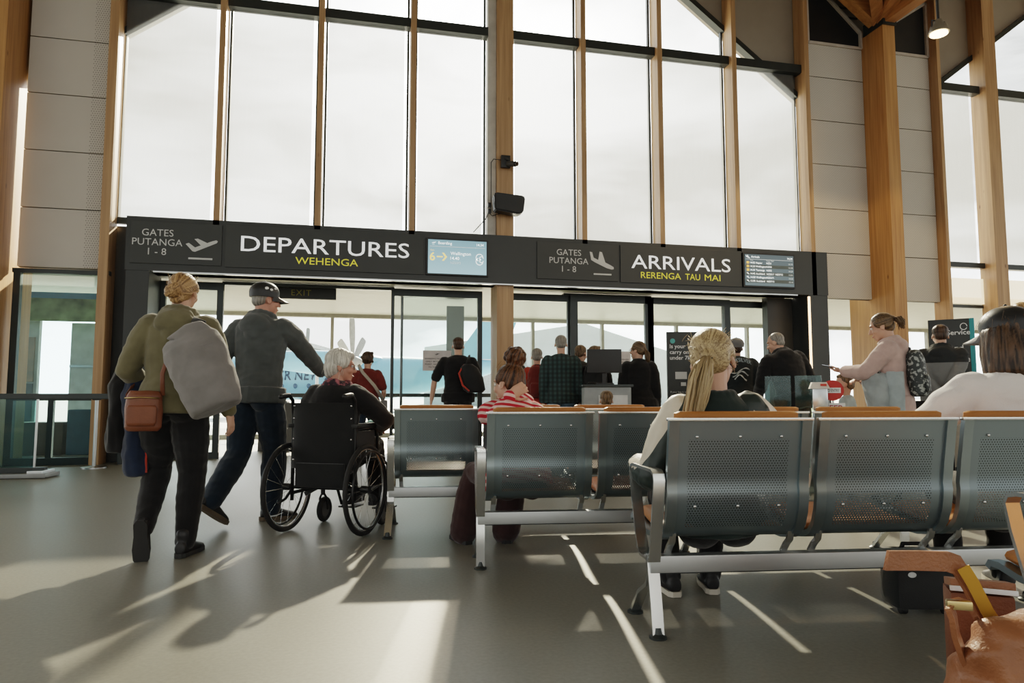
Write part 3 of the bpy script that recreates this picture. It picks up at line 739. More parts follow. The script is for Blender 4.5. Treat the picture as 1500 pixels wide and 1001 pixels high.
def seat(parent, x0):
    bm = bmesh.new(); uvl = bm.loops.layers.uv.new('sheet')
    nx = 8; vs = []; acc = 0; arc = []
    for i, (y, z) in enumerate(PROF):
        if i: acc += sqrt((y - PROF[i - 1][0]) ** 2 + (z - PROF[i - 1][1]) ** 2)
        arc.append(acc); vs.append([bm.verts.new((x0 + WD * k / nx, y, z)) for k in range(nx + 1)])
    for i in range(len(PROF) - 1):
        for k in range(nx):
            f = bm.faces.new((vs[i][k], vs[i][k + 1], vs[i + 1][k + 1], vs[i + 1][k]))
            for lp, (ii, kk) in zip(f.loops, ((i, k), (i, k + 1), (i + 1, k + 1), (i + 1, k))): lp[uvl].uv = (WD * kk / nx, arc[ii])
    me = bpy.data.meshes.new('seat_shell'); bm.to_mesh(me); bm.free()
    sh = obj('seat_shell', me, PERF, parent, True, 28)
    for xx in (x0 + .012, x0 + WD - .012):
        MB().strip([(xx, y, z) for y, z in PROF], .040, .022, (1, 0, 0)).build('side_rail', SEATST, parent, True, 40)
    MB().box((x0 + WD / 2, -.075, .842), (WD + .03, .022, .012), bev=.004).build('top_rail', ARMST, parent)
    # upholstered pads on the sitting side
    def pad(name, pts, th, w):
        rs = []; n = len(pts)
        mb = MB()
        top = []; 
        for i, (y, z) in enumerate(pts):
            t = V((0, pts[min(i + 1, n - 1)][0] - pts[max(i - 1, 0)][0], pts[min(i + 1, n - 1)][1] - pts[max(i - 1, 0)][1])).normalized()
            nrm = V((0, -t.z, t.y)); 
            if nrm.y < 0 and abs(nrm.y) > .5: nrm = -nrm
            if nrm.z < 0 and abs(nrm.z) > .5: nrm = -nrm
            e = .55 if i in (0, n - 1) else 1.
            ring = []
            for q in range(16):
                a = 2 * pi * q / 16; cx = (abs(cos(a)) ** .35) * (1 if cos(a) >= 0 else -1); cz = (abs(sin(a)) ** .6) * (1 if sin(a) >= 0 else -1)
                ring.append(mb.bm.verts.new(V((x0 + WD / 2 + cx * w / 2 * (.93 if e < 1 else 1), y, z)) + nrm * (th / 2 + .004 + cz * th / 2 * e)))
            top.append(ring)
        for a, b_ in zip(top[:-1], top[1:]):
            for q in range(16): mb.bm.faces.new((a[q], a[(q + 1) % 16], b_[(q + 1) % 16], b_[q]))
        mb.bm.faces.new(top[0][::-1]); mb.bm.faces.new(top[-1])
        return mb.build(name, TAN, parent, True, 50)
    pad('back_pad', [(-.062, .872), (-.062, .862), (-.055, .82), (-.045, .74), (-.030, .66), (-.020, .60), (-.018, .555), (-.016, .545)], .040, WD - .05)
    pad('seat_pad', [(.11, .366), (.12, .366), (.2, .364), (.30, .367), (.40, .383), (.455, .395), (.465, .395)], .045, WD - .05)
    for z, y in ((.775, -.066), (.505, -.026)):
        for fx in (.19, .50, .80): MB().ball((x0 + WD * fx, y, z), (.0065, .004, .0065), sub=2).build('screw', ARMST, sh)
    for xx in (x0 + .035, x0 + WD - .035):
        MB().strip([(xx, .035, .395), (xx, .045, .36), (xx, .075, .335), (xx, .105, .30)], .026, .012, (1, 0, 0)).build('seat_bracket', ARMST, parent, True, 40)

def arm(parent, x):
    pts = [(.05, .285), (.02, .40), (-.01, .52), (-.025, .605), (-.018, .628), (.008, .640), (.15, .640), (.27, .640), (.305, .632), (.318, .61), (.30, .53), (.25, .38), (.21, .305), (.18, .285)]
    MB().strip([(x, y, z) for y, z in pts], .046, .012, (1, 0, 0), closed=True).build('armrest', ARMST, parent, True, 40)

def leg(parent, x, rear, front):
    mb = MB()
    mb.strip([(x, .085, .30), (x, .06, .20), (x, rear * .5 + .03, .12), (x, rear, .012)], .046, .020, (1, 0, 0))
    if front is not None: mb.strip([(x, .085, .24), (x, .11, .18), (x, front * .5 + .06, .12), (x, front, .012)], .040, .018, (1, 0, 0))
    o = mb.build('leg', ARMST, parent, True, 40)
    for yy in (rear,) + (() if front is None else (front,)):
        MB().rings([((x, yy, z), (r, 0, 0), (0, r, 0)) for z, r in ((0, .034), (.008, .034), (.018, .018), (.04, .012))], 16).build('glide', DARKM, o)

def bench(label, loc, rz, n, pitch=.605, rear=-.02, front=.34, arms=(0, 1)):
    t = thing('airport_bench', label, 'bench', loc, rz, 'rows of perforated steel airport seating')
    L_ = pitch * (n - 1) + WD
    for k in range(n): seat(t, k * pitch)
    MB().box((L_ / 2, .085, .268), (L_ + .10, .06, .066), bev=.006).build('beam', SEATBEAM, t)
    MB().box((L_ / 2, .085, .236), (L_ + .04, .045, .012), bev=.003).build('beam_channel', DARKM, t)
    for k, x in enumerate((-.035, L_ + .035)):
        if k in arms: arm(t, x)
        leg(t, x, rear, front)
    if n > 3: leg(t, pitch * 2 - .014, rear, front)
    return t
RZB = radians(-7.2)
bench('farthest steel bench, its left end right beside the occupied wheelchair', (.262, 4.79, 0), RZB, 3, .605, -.17, .36)
bench('middle steel bench directly behind the nearest one, seating the striped woman', (.69, 3.655, 0), RZB, 4, .606, .06, .34)
bench('nearest steel bench, the one the blonde ponytail woman sits on', (1.178, 2.50, 0), RZB, 3, .603, .02, .34)
# ------------------------------------------------------------------ figures
SKIN = M('skin_fair', (.56, .33, .24), .5, 0, .08, 9, .05, 160, sss=.06)
SKINP = M('skin_flushed', (.52, .26, .19), .5, 0, .1, 9, .05, 160, sss=.06)
def cloth(name, col, var=.14, rough=.85, scale=9, bump=.25, bscale=260, **k): return M(name, col, rough, 0, var, scale, bump, bscale, sheen=.25, spec=.2, **k)
def hairmat(name, c1, c2, stretch=(1, 1, .12)):
    m = M(name, c1, .42, 0, .0, 130, .25, 260, stretch, col2=c2, spec=.35, lo=.25, hi=.75)
    N, L = m.node_tree.nodes, m.node_tree.links
    at = N.new('ShaderNodeAttribute'); at.attribute_name = 'strand'; rp = [n for n in N if n.type == 'VALTORGB'][0]
    L.new(at.outputs['Fac'], rp.inputs['Fac'])
    return m

def rotm(yaw=0, pitch=0, roll=0):
    """yaw left about up, pitch up about right, roll about forward"""
    return (Matrix.Rotation(radians(yaw), 3, 'Z') @ Matrix.Rotation(radians(pitch), 3, 'X') @ Matrix.Rotation(radians(roll), 3, 'Y'))

def limb(mb, pts, rad, n=14, flat=None):
    """a tapering tube through the points with round ends"""
    P = [V(p) for p in pts]; out = []; R = []
    for i in range(len(P) - 1):
        for k in range(5):
            f = k / 5; out.append(P[i].lerp(P[i + 1], f)); R.append(rad[i] * (1 - f) + rad[i + 1] * f)
    out.append(P[-1]); R.append(rad[-1])
    mb.tube(out, R, n)
    for p, r in zip(P, rad): mb.ball(p, r, sub=2)

def grow(mb, voxel, smooth=4, fold=None, name='body', fac=.5):
    """fuse the volumes to one skin, smooth it, then press cloth folds or strands into it"""
    me = mb.mesh(name)
    mods = [('REMESH', dict(mode='VOXEL', voxel_size=voxel))]
    if smooth: mods.append(('SMOOTH', dict(factor=fac, iterations=smooth)))
    me = evaluated(me, mods)
    if callable(fold):
        nv = len(me.vertices); ns = [v.normal.copy() for v in me.vertices]; vals = []
        for v, nn in zip(me.vertices, ns):
            q, a = fold(v.co); vals.append(a); v.co = v.co + nn * q
        me.attributes.new('strand', 'FLOAT', 'POINT').data.foreach_set('value', vals)
    elif fold:
        amp, sc, off = fold
        nv = len(me.vertices); ns = [v.normal.copy() for v in me.vertices]
        for v, nn in zip(me.vertices, ns):
            p = v.co
            q = V((p.x * sc[0] + off, p.y * sc[1], p.z * sc[2]))
            a = noise.noise(q); a = (1 - 2.4 * abs(a)) * .6 + .5 * noise.noise(q * 1.9 + V((7, 3, 1)))
            v.co = p + nn * amp * a
    me.name = name
    return me

def ik(a, c, l1, l2, hint):
    a, c, hint = V(a), V(c), V(hint); d = c - a; L_ = min(d.length, (l1 + l2) * .9985); u = d.normalized(); c = a + u * L_
    x = (l1 * l1 - l2 * l2 + L_ * L_) / (2 * L_); h = sqrt(max(l1 * l1 - x * x, 0)); hp = hint - u * hint.dot(u); hp.normalize()
    return a + u * x + hp * h, c

def hand(mb, w, d, n, side, s=1., curl=25, fr=.0092):
    w, d, n = V(w), V(d).normalized(), V(n); n = (n - d * n.dot(d)).normalized(); th = d.cross(n) * side
    pal = [(w - d * .02 * s, th * .026 * s, n * .021 * s), (w + d * .02 * s, th * .032 * s, n * .019 * s), (w + d * .055 * s, th * .041 * s, n * .016 * s), (w + d * .088 * s, th * .040 * s, n * .013 * s), (w + d * .096 * s, th * .034 * s, n * .009 * s)]
    mb.rings(pal, 14)
    for k, (o, ln) in enumerate(((.031, .066), (.0105, .078), (-.0105, .072), (-.031, .056))):
        p = w + d * .085 * s + th * o * s; dd = (d + th * o * 2.2).normalized(); pts = [p]; rr = [fr * s]
        for j, (fl, cc) in enumerate(((.46, curl * .6), (.30, curl), (.24, curl * .8))):
            dd = Matrix.Rotation(radians(cc), 3, n.cross(dd).normalized() * -1) @ dd
            p = p + dd * ln * fl * s; pts.append(p); rr.append(fr * s * (1 - .09 * (j + 1)))
        limb(mb, pts, rr, 10)
    p = w + d * .018 * s + th * .026 * s; d1 = (d * .62 + th * .72 + n * .25).normalized(); d2 = (d * .88 + th * .30 + n * .35).normalized()
    limb(mb, [p, p + d1 * .042 * s, p + d1 * .042 * s + d2 * .032 * s, p + d1 * .042 * s + d2 * .056 * s], [.014 * s, .011 * s, .0098 * s, .008 * s], 10)

TORSO = {'m': [(-.10, .085, .085, 0), (-.05, .158, .112, -.008), (.04, .160, .112, -.004), (.14, .147, .104, .004), (.25, .158, .110, .004), (.36, .176, .112, .0), (.43, .180, .100, -.012), (.485, .135, .080, -.018), (.53, .068, .062, -.012)],
         'f': [(-.10, .090, .090, 0), (-.05, .170, .120, -.012), (.03, .166, .114, -.006), (.13, .130, .098, .002), (.24, .146, .108, .008), (.34, .156, .116, .010), (.42, .156, .094, -.008), (.48, .118, .074, -.016), (.53, .058, .056, -.012)],
         'c': [(-.10, .085, .085, 0), (-.05, .145, .105, -.008), (.04, .140, .105, .004), (.14, .135, .102, .006), (.25, .140, .104, .004), (.36, .150, .100, .0), (.43, .150, .088, -.008), (.485, .11, .072, -.012), (.53, .058, .056, -.01)]}

class Fig: pass

def person(label, loc, rz, H, pose=None, sex='m', bw=1., skin=None, top=None, bottom=None, shoes=None, hair=None, vox=.009, face=False, group=None, hs=1., legs=True, hands=True, foldk=1.):
    pose = dict(pose or {}); s = H / 1.75; F = Fig(); F.s = s
    t = thing('person', label, 'person', loc, rz, group); F.root = t; F.loc = V(loc); F.rz = rz
    skin = skin or SKIN
    g = lambda k, d: pose.get(k, d)
    Pv = V(g('pelvis', (0, 0, .95))) * s
    l1, l2 = g('lean', (2, 3)); tilt = g('tilt', 0); tw = g('twist', 0); py = g('pyaw', 0)
    Rl = rotm(py, -l1, tilt); Ru = rotm(py + tw, -l2, tilt)
    def sp(tt):
        if tt < .25: return Pv + Rl @ V((0, 0, tt * s))
        return Pv + Rl @ V((0, 0, .25 * s)) + Ru @ V((0, 0, (tt - .25) * s))
    def fr(tt):
        f = min(1, max(0, (tt - .05) / .35)); a = (Rl @ V((1, 0, 0))).lerp(Ru @ V((1, 0, 0)), f).normalized(); b = (Rl @ V((0, 1, 0))).lerp(Ru @ V((0, 1, 0)), f).normalized(); return a, b
    sec = TORSO[sex]
    def torso(mb, off, lo=-9, hi=9, grow_=1.):
        rs = []
        for tt, hw, hd, yo in sec:
            if tt < lo - .001 or tt > hi + .001: continue
            a, b = fr(tt); c = sp(tt) + b * yo * s; e = off
            rs.append((c, a * (hw * bw * grow_ * s + e), b * (hd * (.5 + .5 * bw) * grow_ * s + e)))
        # end rings to round the volume off
        mb.rings(rs, 22); return rs
    sw = {'m': .186, 'f': .158, 'c': .150}[sex] * bw * s
    sr, sl = sp(.445) + fr(.445)[0] * sw, sp(.445) - fr(.445)[0] * sw
    shr = V(g('shr', (0, 0, 0))) * s; shl = V(g('shl', (0, 0, 0))) * s; sr += shr; sl += shl
    al, fl_ = .292 * s, .25 * s
    hr = V(g('hr', (.24, .03, .86))) * s; hl = V(g('hl', (-.24, .03, .86))) * s
    er, wr = ik(sr, hr, al, fl_, g('er', (.35, -1, 0))); el, wl = ik(sl, hl, al, fl_, g('el', (-.35, -1, 0)))
    hipr, hipl = Pv + Rl @ V((.086 * s * (.6 + .4 * bw), 0, -.035 * s)), Pv + Rl @ V((-.086 * s * (.6 + .4 * bw), 0, -.035 * s))
    ar, alf = V(g('fr', (.10, 0, .08))) * s, V(g('fl', (-.10, 0, .08))) * s
    kr, ar = ik(hipr, ar, .43 * s, .415 * s, g('kr', (.1, 1, 0))); kl, alf = ik(hipl, alf, .43 * s, .415 * s, g('kl', (-.1, 1, 0)))
    F.sp, F.fr, F.sr, F.sl, F.er, F.el, F.wr, F.wl, F.kr, F.kl, F.ar, F.al = sp, fr, sr, sl, er, el, wr, wl, kr, kl, ar, alf
    F.hipr, F.hipl = hipr, hipl
    # ---- head
    hy, hp_, hroll = g('head', (0, 0, 0))
    Rh = rotm(hy, hp_, hroll); hk = s ** .55 * hs if sex != 'c' else s ** .30 * hs
    nb = sp(.515) - fr(.5)[1] * .008 * s
    hc = nb + (Ru @ V((0, .02 * s, .06 * s))) + Rh @ V((0, .015 * hk, .095 * hk)); F.hc = hc; F.Rh = Rh; F.hk = hk
    def hd(x, y, z): return hc + Rh @ V((x, y, z)) * hk
    F.hd = hd
    mb = MB()
    def E(c, r, q=None): mb.ball(hd(*c), [x * hk for x in r], Rh if q is None else Rh @ q, 3)
    E((0, -.014, .032), (.076, .096, .086)); E((0, .022, -.035), (.060, .066, .080)); E((0, .060, -.098), (.027, .024, .022))
    E((0, .074, .026), (.054, .020, .015)); E((.036, .058, -.030), (.027, .028, .026)); E((-.036, .058, -.030), (.027, .028, .026))
    E((0, .082, -.066), (.024, .012, .008)); E((0, .080, -.078), (.021, .012, .008))
    E((.077, -.008, -.012), (.010, .021, .032), rotm(0, 0, -12)); E((-.077, -.008, -.012), (.010, .021, .032), rotm(0, 0, 12))
    limb(mb, [hd(0, .086, .012), hd(0, .100, -.018), hd(0, .106, -.034)], [.009 * hk, .011 * hk, .0135 * hk]); E((.011, .094, -.037), (.009, .012, .008)); E((-.011, .094, -.037), (.009, .012, .008))
    limb(mb, [nb - (Ru @ V((0, 0, .05 * s))), nb + (Ru @ V((0, .004, .03 * s))), hd(0, -.028, -.05)], [.060 * s, .052 * s, .054 * hk])
    torso(mb, -.004)
    for a, b, c in ((sr, er, wr), (sl, el, wl)): limb(mb, [a, a.lerp(b, .3), b, b.lerp(c, .3), c], [.050 * s, .048 * s, .039 * s, .041 * s, .028 * s])
    if legs:
        for a, b, c in ((hipr, kr, ar), (hipl, kl, alf)): limb(mb, [a, b, b.lerp(c, .3), c], [.078 * s, .052 * s, .053 * s, .036 * s])
    if hands:
        hd_r = g('hdr', None) or (wr - er); hd_l = g('hdl', None) or (wl - el)
        hand(mb, wr, hd_r, g('hnr', (-1, .25, 0)), 1, s, g('curl', 25), max(.0092, vox * 1.12 / s)); hand(mb, wl, hd_l, g('hnl', (1, .25, 0)), -1, s, g('curl', 25), max(.0092, vox * 1.12 / s))
    obj('body', grow(mb, vox * .8, 3, None, 'body'), skin, t, True, 180)
    if face:
        for sx in (-1, 1):
            e_ = MB().ball(hd(sx * .030, .0805, .002), .0105 * hk, sub=3).build('eye', EYEW, t); MB().ball(hd(sx * .030, .0885, .001), (.0055 * hk, .0040 * hk, .0055 * hk), Rh, 2).build('iris', EYED, e_)
            mb = MB(); mb.tube([hd(sx * .016, .088, .020), hd(sx * .031, .088, .026), hd(sx * .048, .078, .020)], .0032 * hk, 6); mb.build('eyebrow', (hair or {}).get('mat', BROW), t)
        mb = MB(); mb.tube([hd(-.023, .083, -.071), hd(-.010, .093, -.0705), hd(0, .0945, -.072), hd(.010, .093, -.0705), hd(.023, .083, -.071)], [.002 * hk, .0050 * hk, .0055 * hk, .0050 * hk, .002 * hk], 8); mb.build('lips', LIPS, t)
    # ---- trousers
    if bottom and legs:
        mb = MB(); o_ = bottom.get('off', .010) * s; torso(mb, o_, -.10, .04)
        fl = bottom.get('flare', 1.); tk = bottom.get('thick', 1.)
        for sx, a, b, c in ((1, hipr, kr, ar), (-1, hipl, kl, alf)):
            cc = c - (c - b).normalized() * bottom.get('short', .0) * s
            limb(mb, [a, a.lerp(b, .5), b, b.lerp(cc, .35), cc], [(.092 * (.4 + .6 * bw)) * s + o_, .074 * s * (.4 + .6 * bw) * tk + o_, .056 * s * tk + o_, (.055 * (.6 + .4 * fl)) * s * tk + o_, .040 * s * fl * (.5 + .5 * tk) + o_])
            mb.ball(Pv + Rl @ V((sx * .075 * s * bw, -.032 * s, -.060 * s)), (.085 * s * bw + o_, .090 * s + o_, .095 * s + o_), Rl)
        obj('trousers', grow(mb, vox, 4, (.0055 * s * foldk, (9, 9, 15), 3.1), 'trousers'), bottom['mat'], t, True, 180)
    # ---- shoes
    if shoes and legs:
        for sx, a, k, key in ((1, ar, kr, 'tr'), (-1, alf, kl, 'tl')):
            yaw, pit = g(key, (-8 * sx, 0)); Rf = rotm(yaw, pit); q = lambda x, y, z: a + Rf @ V((x, y, z)) * s
            mb = MB(); X_ = Rf @ V((1, 0, 0)) * s; Z_ = Rf @ V((0, 0, 1)) * s
            mb.rings([(q(0, -.070, -.035), X_ * .022, Z_ * .026), (q(0, -.062, -.030), X_ * .034, Z_ * .040), (q(0, -.01, -.022), X_ * .039, Z_ * .050), (q(0, .05, -.034), X_ * .042, Z_ * .040), (q(0, .11, -.045), X_ * .047, Z_ * .028), (q(0, .16, -.052), X_ * .043, Z_ * .021), (q(0, .190, -.055), X_ * .024, Z_ * .014)], 18)
            limb(mb, [q(0, -.015, -.02), q(0, -.02, shoes.get('top', .03))], [.040 * s, .044 * s])
            so_ = obj('shoe', grow(mb, .006, 3, None, 'shoe'), shoes['mat'], t, True, 180)
            mb = MB(); mb.prism([q(x, y, -.082) for x, y in ((-.02, -.078), (-.036, -.055), (-.036, .02), (-.046, .10), (-.042, .165), (-.018, .202), (.018, .202), (.042, .165), (.046, .10), (.036, .02), (.036, -.055), (.02, -.078))], Z_ * .026)
            mb.build('sole', shoes.get('sole', shoes['mat']), so_, False)
    # ---- top
    if top:
        o_ = top.get('off', .016) * s; lo = top.get('hem', -.05)
        kind = top.get('kind', 'tee'); slv = top.get('sleeve', 1.)
        def sleeves(mb, o_=o_ + (.014 * s if top.get('sleeve_mat') else 0)):
            for a, b, c in ((sr, er, wr), (sl, el, wl)):
                a2 = a + (sp(.42) - a) * .12
                if slv >= 1:
                    c2 = b.lerp(c, .93); limb(mb, [a2, a.lerp(b, .35), b, b.lerp(c, .4), c2], [.064 * s * (.5 + .5 * bw) + o_ * .8, .056 * s + o_, .044 * s + o_, .041 * s + o_, .032 * s + o_ * .8])
                elif slv > 0:
                    limb(mb, [a2, a.lerp(b, slv * .5), a.lerp(b, slv)], [.062 * s * (.5 + .5 * bw) + o_ * .7, .056 * s + o_, .054 * s + o_])
        mb = MB(); torso(mb, o_, lo, .53)
        top.setdefault('drop', .06 if lo <= -.04 else 0)
        if lo <= -.04 and top.get('drop', 0):
            a, b = fr(lo); c0 = sp(lo); dn = Rl @ V((0, 0, -top['drop'] * s)); wl_ = top.get('hw', (.194 if sex == 'f' else .188) if sex != 'c' else .16) * bw * s
            mb.rings([(c0 + Rl @ V((0, 0, .06 * s)), a * (wl_ + o_), b * (.138 * s + o_)), (c0 + dn, a * (wl_ + o_ + top.get('aline', .0) * s), b * (.144 * s + o_ + top.get('aline', 0) * s))], 22)
        if top.get('sleeve_mat'):
            m2 = MB(); sleeves(m2)
            o2 = obj('sleeves', grow(m2, vox, 4, (.006 * s * foldk, (14, 14, 14), 1.7), 'sleeves'), top['sleeve_mat'], t, True, 180)
        else: sleeves(mb)
        if kind in ('hoodie', 'jacket_hood'):
            a, b = fr(.5); c = sp(.50)
            for k in range(14):
                an = 2 * pi * k / 14; mb.ball(c + a * cos(an) * .080 * s + b * (sin(an) * .066 - .006) * s + Ru @ V((0, 0, (.024 - .020 * sin(an)) * s)), .036 * s, sub=2)
            mb.ball(sp(.455) - b * .108 * s, (.115 * s, .050 * s, .080 * s), Ru); mb.ball(sp(.505) - b * .085 * s, (.105 * s, .044 * s, .046 * s), Ru); mb.ball(sp(.39) - b * .118 * s, (.070 * s, .032 * s, .060 * s), Ru)
        else:
            a, b = fr(.5); c = sp(.505 if kind == 'tee' else .518); r_ = .014 if kind == 'tee' else .019
            for k in range(16):
                an = 2 * pi * k / 16; mb.ball(c + a * cos(an) * .066 * s + b * (sin(an) * .058 - .008) * s + Ru @ V((0, 0, -.012 * sin(an) * s)), r_ * s + o_ * .4, sub=2)
        obj(top.get('name', 'hoodie' if kind in ('hoodie', 'jacket_hood') else 'shirt' if kind == 'tee' else 'jacket'), grow(mb, vox, 5, (.0065 * s * foldk, top.get('fold', (8, 8, 15)), 0.3 + H), 'top'), top['mat'], t, True, 180)
    if hair: hairdo(F, hair)
    return F

EYEW = M('eye_white', (.75, .73, .70), .25); EYED = M('eye_iris', (.05, .04, .03), .2); LIPS = M('lips', (.42, .17, .14), .45); BROW = M('brow', (.10, .07, .05), .7)

def hairdo(F, h):
    hd, k, Rh, t = F.hd, F.hk, F.Rh, F.root; st = h['style']; mb = MB()
    def E(c, r, q=None): mb.ball(hd(*c), [x * k for x in r], Rh if q is None else Rh @ q, 3)
    amp, sc = h.get('fold', (.0035, (60, 60, 14)))
    if st == 'short':
        E((0, -.030, .048), (.083, .092, .080)); E((0, -.060, -.005), (.070, .052, .065)); E((0, .032, .088), (.055, .045, .030))
    elif st == 'crop':
        E((0, -.026, .040), (.080, .092, .084)); E((0, -.055, -.010), (.068, .054, .055))
    elif st == 'bald':
        E((0, -.056, -.002), (.078, .056, .042))
    elif st == 'elder':
        E((0, -.022, .050), (.094, .102, .088)); E((0, -.060, -.012), (.086, .066, .082)); E((.062, .010, .030), (.034, .052, .052)); E((-.062, .010, .030), (.034, .052, .052)); E((0, .058, .080), (.064, .036, .034)); E((0, -.080, -.055), (.06, .035, .045))
    elif st == 'curly':
        E((0, -.030, .045), (.092, .096, .088)); E((0, -.060, -.01), (.080, .055, .06))
        for i in range(40):
            a = i * 2.4; z = -.03 + .14 * ((i * .618) % 1); rr = .088 * sqrt(max(.05, 1 - ((z - .035) / .11) ** 2)); E((rr * cos(a), -.025 + rr * sin(a) * (1 if sin(a) < .3 else .55), z), (.022, .022, .022))
    elif st in ('bun', 'highbun', 'pony', 'long'):
        E((0, -.022, .042), (.084, .098, .086)); E((0, -.056, .0), (.078, .060, .075)); E((.060, .002, .030), (.028, .052, .045)); E((-.060, .002, .030), (.028, .052, .045))
        if st == 'bun':
            E((-.012, -.128, -.012), (.048, .040, .044)); E((.012, -.146, .004), (.026, .022, .034), rotm(0, 0, 30)); E((-.03, -.140, -.03), (.026, .022, .026)); E((0, -.085, -.055), (.045, .03, .03))
        if st == 'highbun':
            for i in range(26):
                a = i * 2.4; b_ = acos_(1 - 2 * ((i + .5) / 26)); E((.054 * sin(b_) * cos(a), -.060 + .050 * sin(b_) * sin(a), .165 + .046 * cos(b_)), (.025, .025, .023), rotm(i * 40, i * 60, 0))
            E((0, -.062, .12), (.05, .045, .04)); E((0, -.075, -.035), (.06, .04, .05))
        if st == 'long':
            for i in range(13):
                a = radians(150 + i * 20); x, y = .082 * cos(a), -.020 + .082 * sin(a)
                limb(mb, [hd(x * .9, y * .9, .02), hd(x * 1.05, y * 1.05 - .01, -.07), hd(x * 1.15, y - .02, -.14), hd(x * 1.1, y - .03, -h.get('len', .22))], [.028 * k, .028 * k, .024 * k, .010 * k])
        if st == 'pony':
            E((0, -.112, h.get('tz', .0)), (.030, .026, .028))
    tie = {'pony': V((0, -.115, h.get('tz', 0.))), 'bun': V((0, -.115, -.005)), 'highbun': V((0, -.07, .14))}.get(st)
    Ri = Rh.inverted(); fq = h.get('freq', 11)
    def strands(co):
        q = Ri @ (co - F.hc) / k
        if tie is None:
            r = V((q.x, q.y + .03)); an = atan2(r.y, r.x); u, w_ = an * (fq if st != 'bald' else 2), q.z * 10
        else:
            axv = (tie - V((0, -.02, .04))).normalized(); p = q - tie; p = p - axv * p.dot(axv); ref = V((1, 0, 0)); ref = (ref - axv * ref.dot(axv)).normalized(); oth = axv.cross(ref)
            u, w_ = atan2(p.dot(oth), p.dot(ref)) * fq * .9, (q - tie).length * 4
            if (q - tie).length < .05: u, w_ = q.x * 120 + q.z * 60, q.y * 20
        n1 = noise.noise(V((u, w_, 2.))); n2 = noise.noise(V((u * 2.7, w_, 7.)))
        return amp * (n1 + .6 * n2), min(1, max(0, .5 + .75 * n1 + .55 * n2))
    o = obj('hair', grow(mb, h.get('vox', .006), 3, strands, 'hair'), h['mat'], t, True, 180)
    if st == 'pony':
        tz = h.get('tz', 0.); path = h.get('tail', [(0, -.115, tz), (.01, -.150, tz - .03), (.01, -.150, tz - .10), (0, -.135, tz - .18), (-.02, -.12, tz - .25)])
        P = [hd(*p) for p in path]; rnd = random.Random(3); m2 = MB(); N_ = h.get('strands', 60)
        for i in range(N_):
            a, r = rnd.random() * 6.28, sqrt(rnd.random()); pts = []
            ox, oy = cos(a) * r, sin(a) * r; ends = rnd.uniform(.72, 1.0)
            for j in range(len(P)):
                f = j / (len(P) - 1); wdt = (.014 + .026 * sin(min(1, f * 1.35) * pi * .85)) * k * h.get('thick', 1); tt = f * ends * (len(P) - 1); j0 = min(int(tt), len(P) - 2); q = P[j0].lerp(P[j0 + 1], tt - j0)
                pts.append(q + Rh @ V((ox * wdt, oy * wdt, 0)) + V((rnd.gauss(0, .0015), rnd.gauss(0, .0015), 0)) * (1 + 3 * f))
            m2.tube(pts, [.0042 * k] + [.0048 * k] * (len(P) - 2) + [.0015 * k], 5)
        pt = m2.build('ponytail', h['mat'], t, True, 180); per = 5 * len(P)
        pt.data.attributes.new('strand', 'FLOAT', 'POINT').data.foreach_set('value', [.5 + .5 * noise.noise(V(((i // per) * 3.7, .3, .9))) for i in range(len(pt.data.vertices))])
        MB().wheel(hd(0, -.122, tz), Rh @ V((0, -1, .25)), .019 * k, .006 * k, 20, 8).build('hair_tie', BLACK, t)
    if h.get('wisps'):
        rnd = random.Random(11); m3 = MB()
        for i in range(h['wisps']):
            a = rnd.uniform(0, 2 * pi); zz = rnd.uniform(-.05, .12); x, y = .083 * cos(a), -.025 + .095 * sin(a)
            if y > .05: continue
            q = V((x, y, zz)); d = V((x, y, rnd.uniform(-.1, .05))).normalized(); tg = (tie - q).normalized() if tie is not None else V((0, 0, -1)); tg = (tg - d * tg.dot(d)).normalized(); g_ = V((rnd.gauss(0, 1), rnd.gauss(0, 1), rnd.gauss(0, 1))) * .0022
            pts = [hd(*(q + d * (.002 + .0030 * sin(j * .62)) + tg * .011 * j + g_ * j)) for j in range(6)]
            m3.tube(pts, [.0008 * k] * 5 + [.0004 * k], 3)
        ls = m3.build('loose_strands', h['mat'], t, True, 180); ls.data.attributes.new('strand', 'FLOAT', 'POINT').data.foreach_set('value', [.85] * len(ls.data.vertices))
def acos_(x): return math.acos(max(-1, min(1, x)))

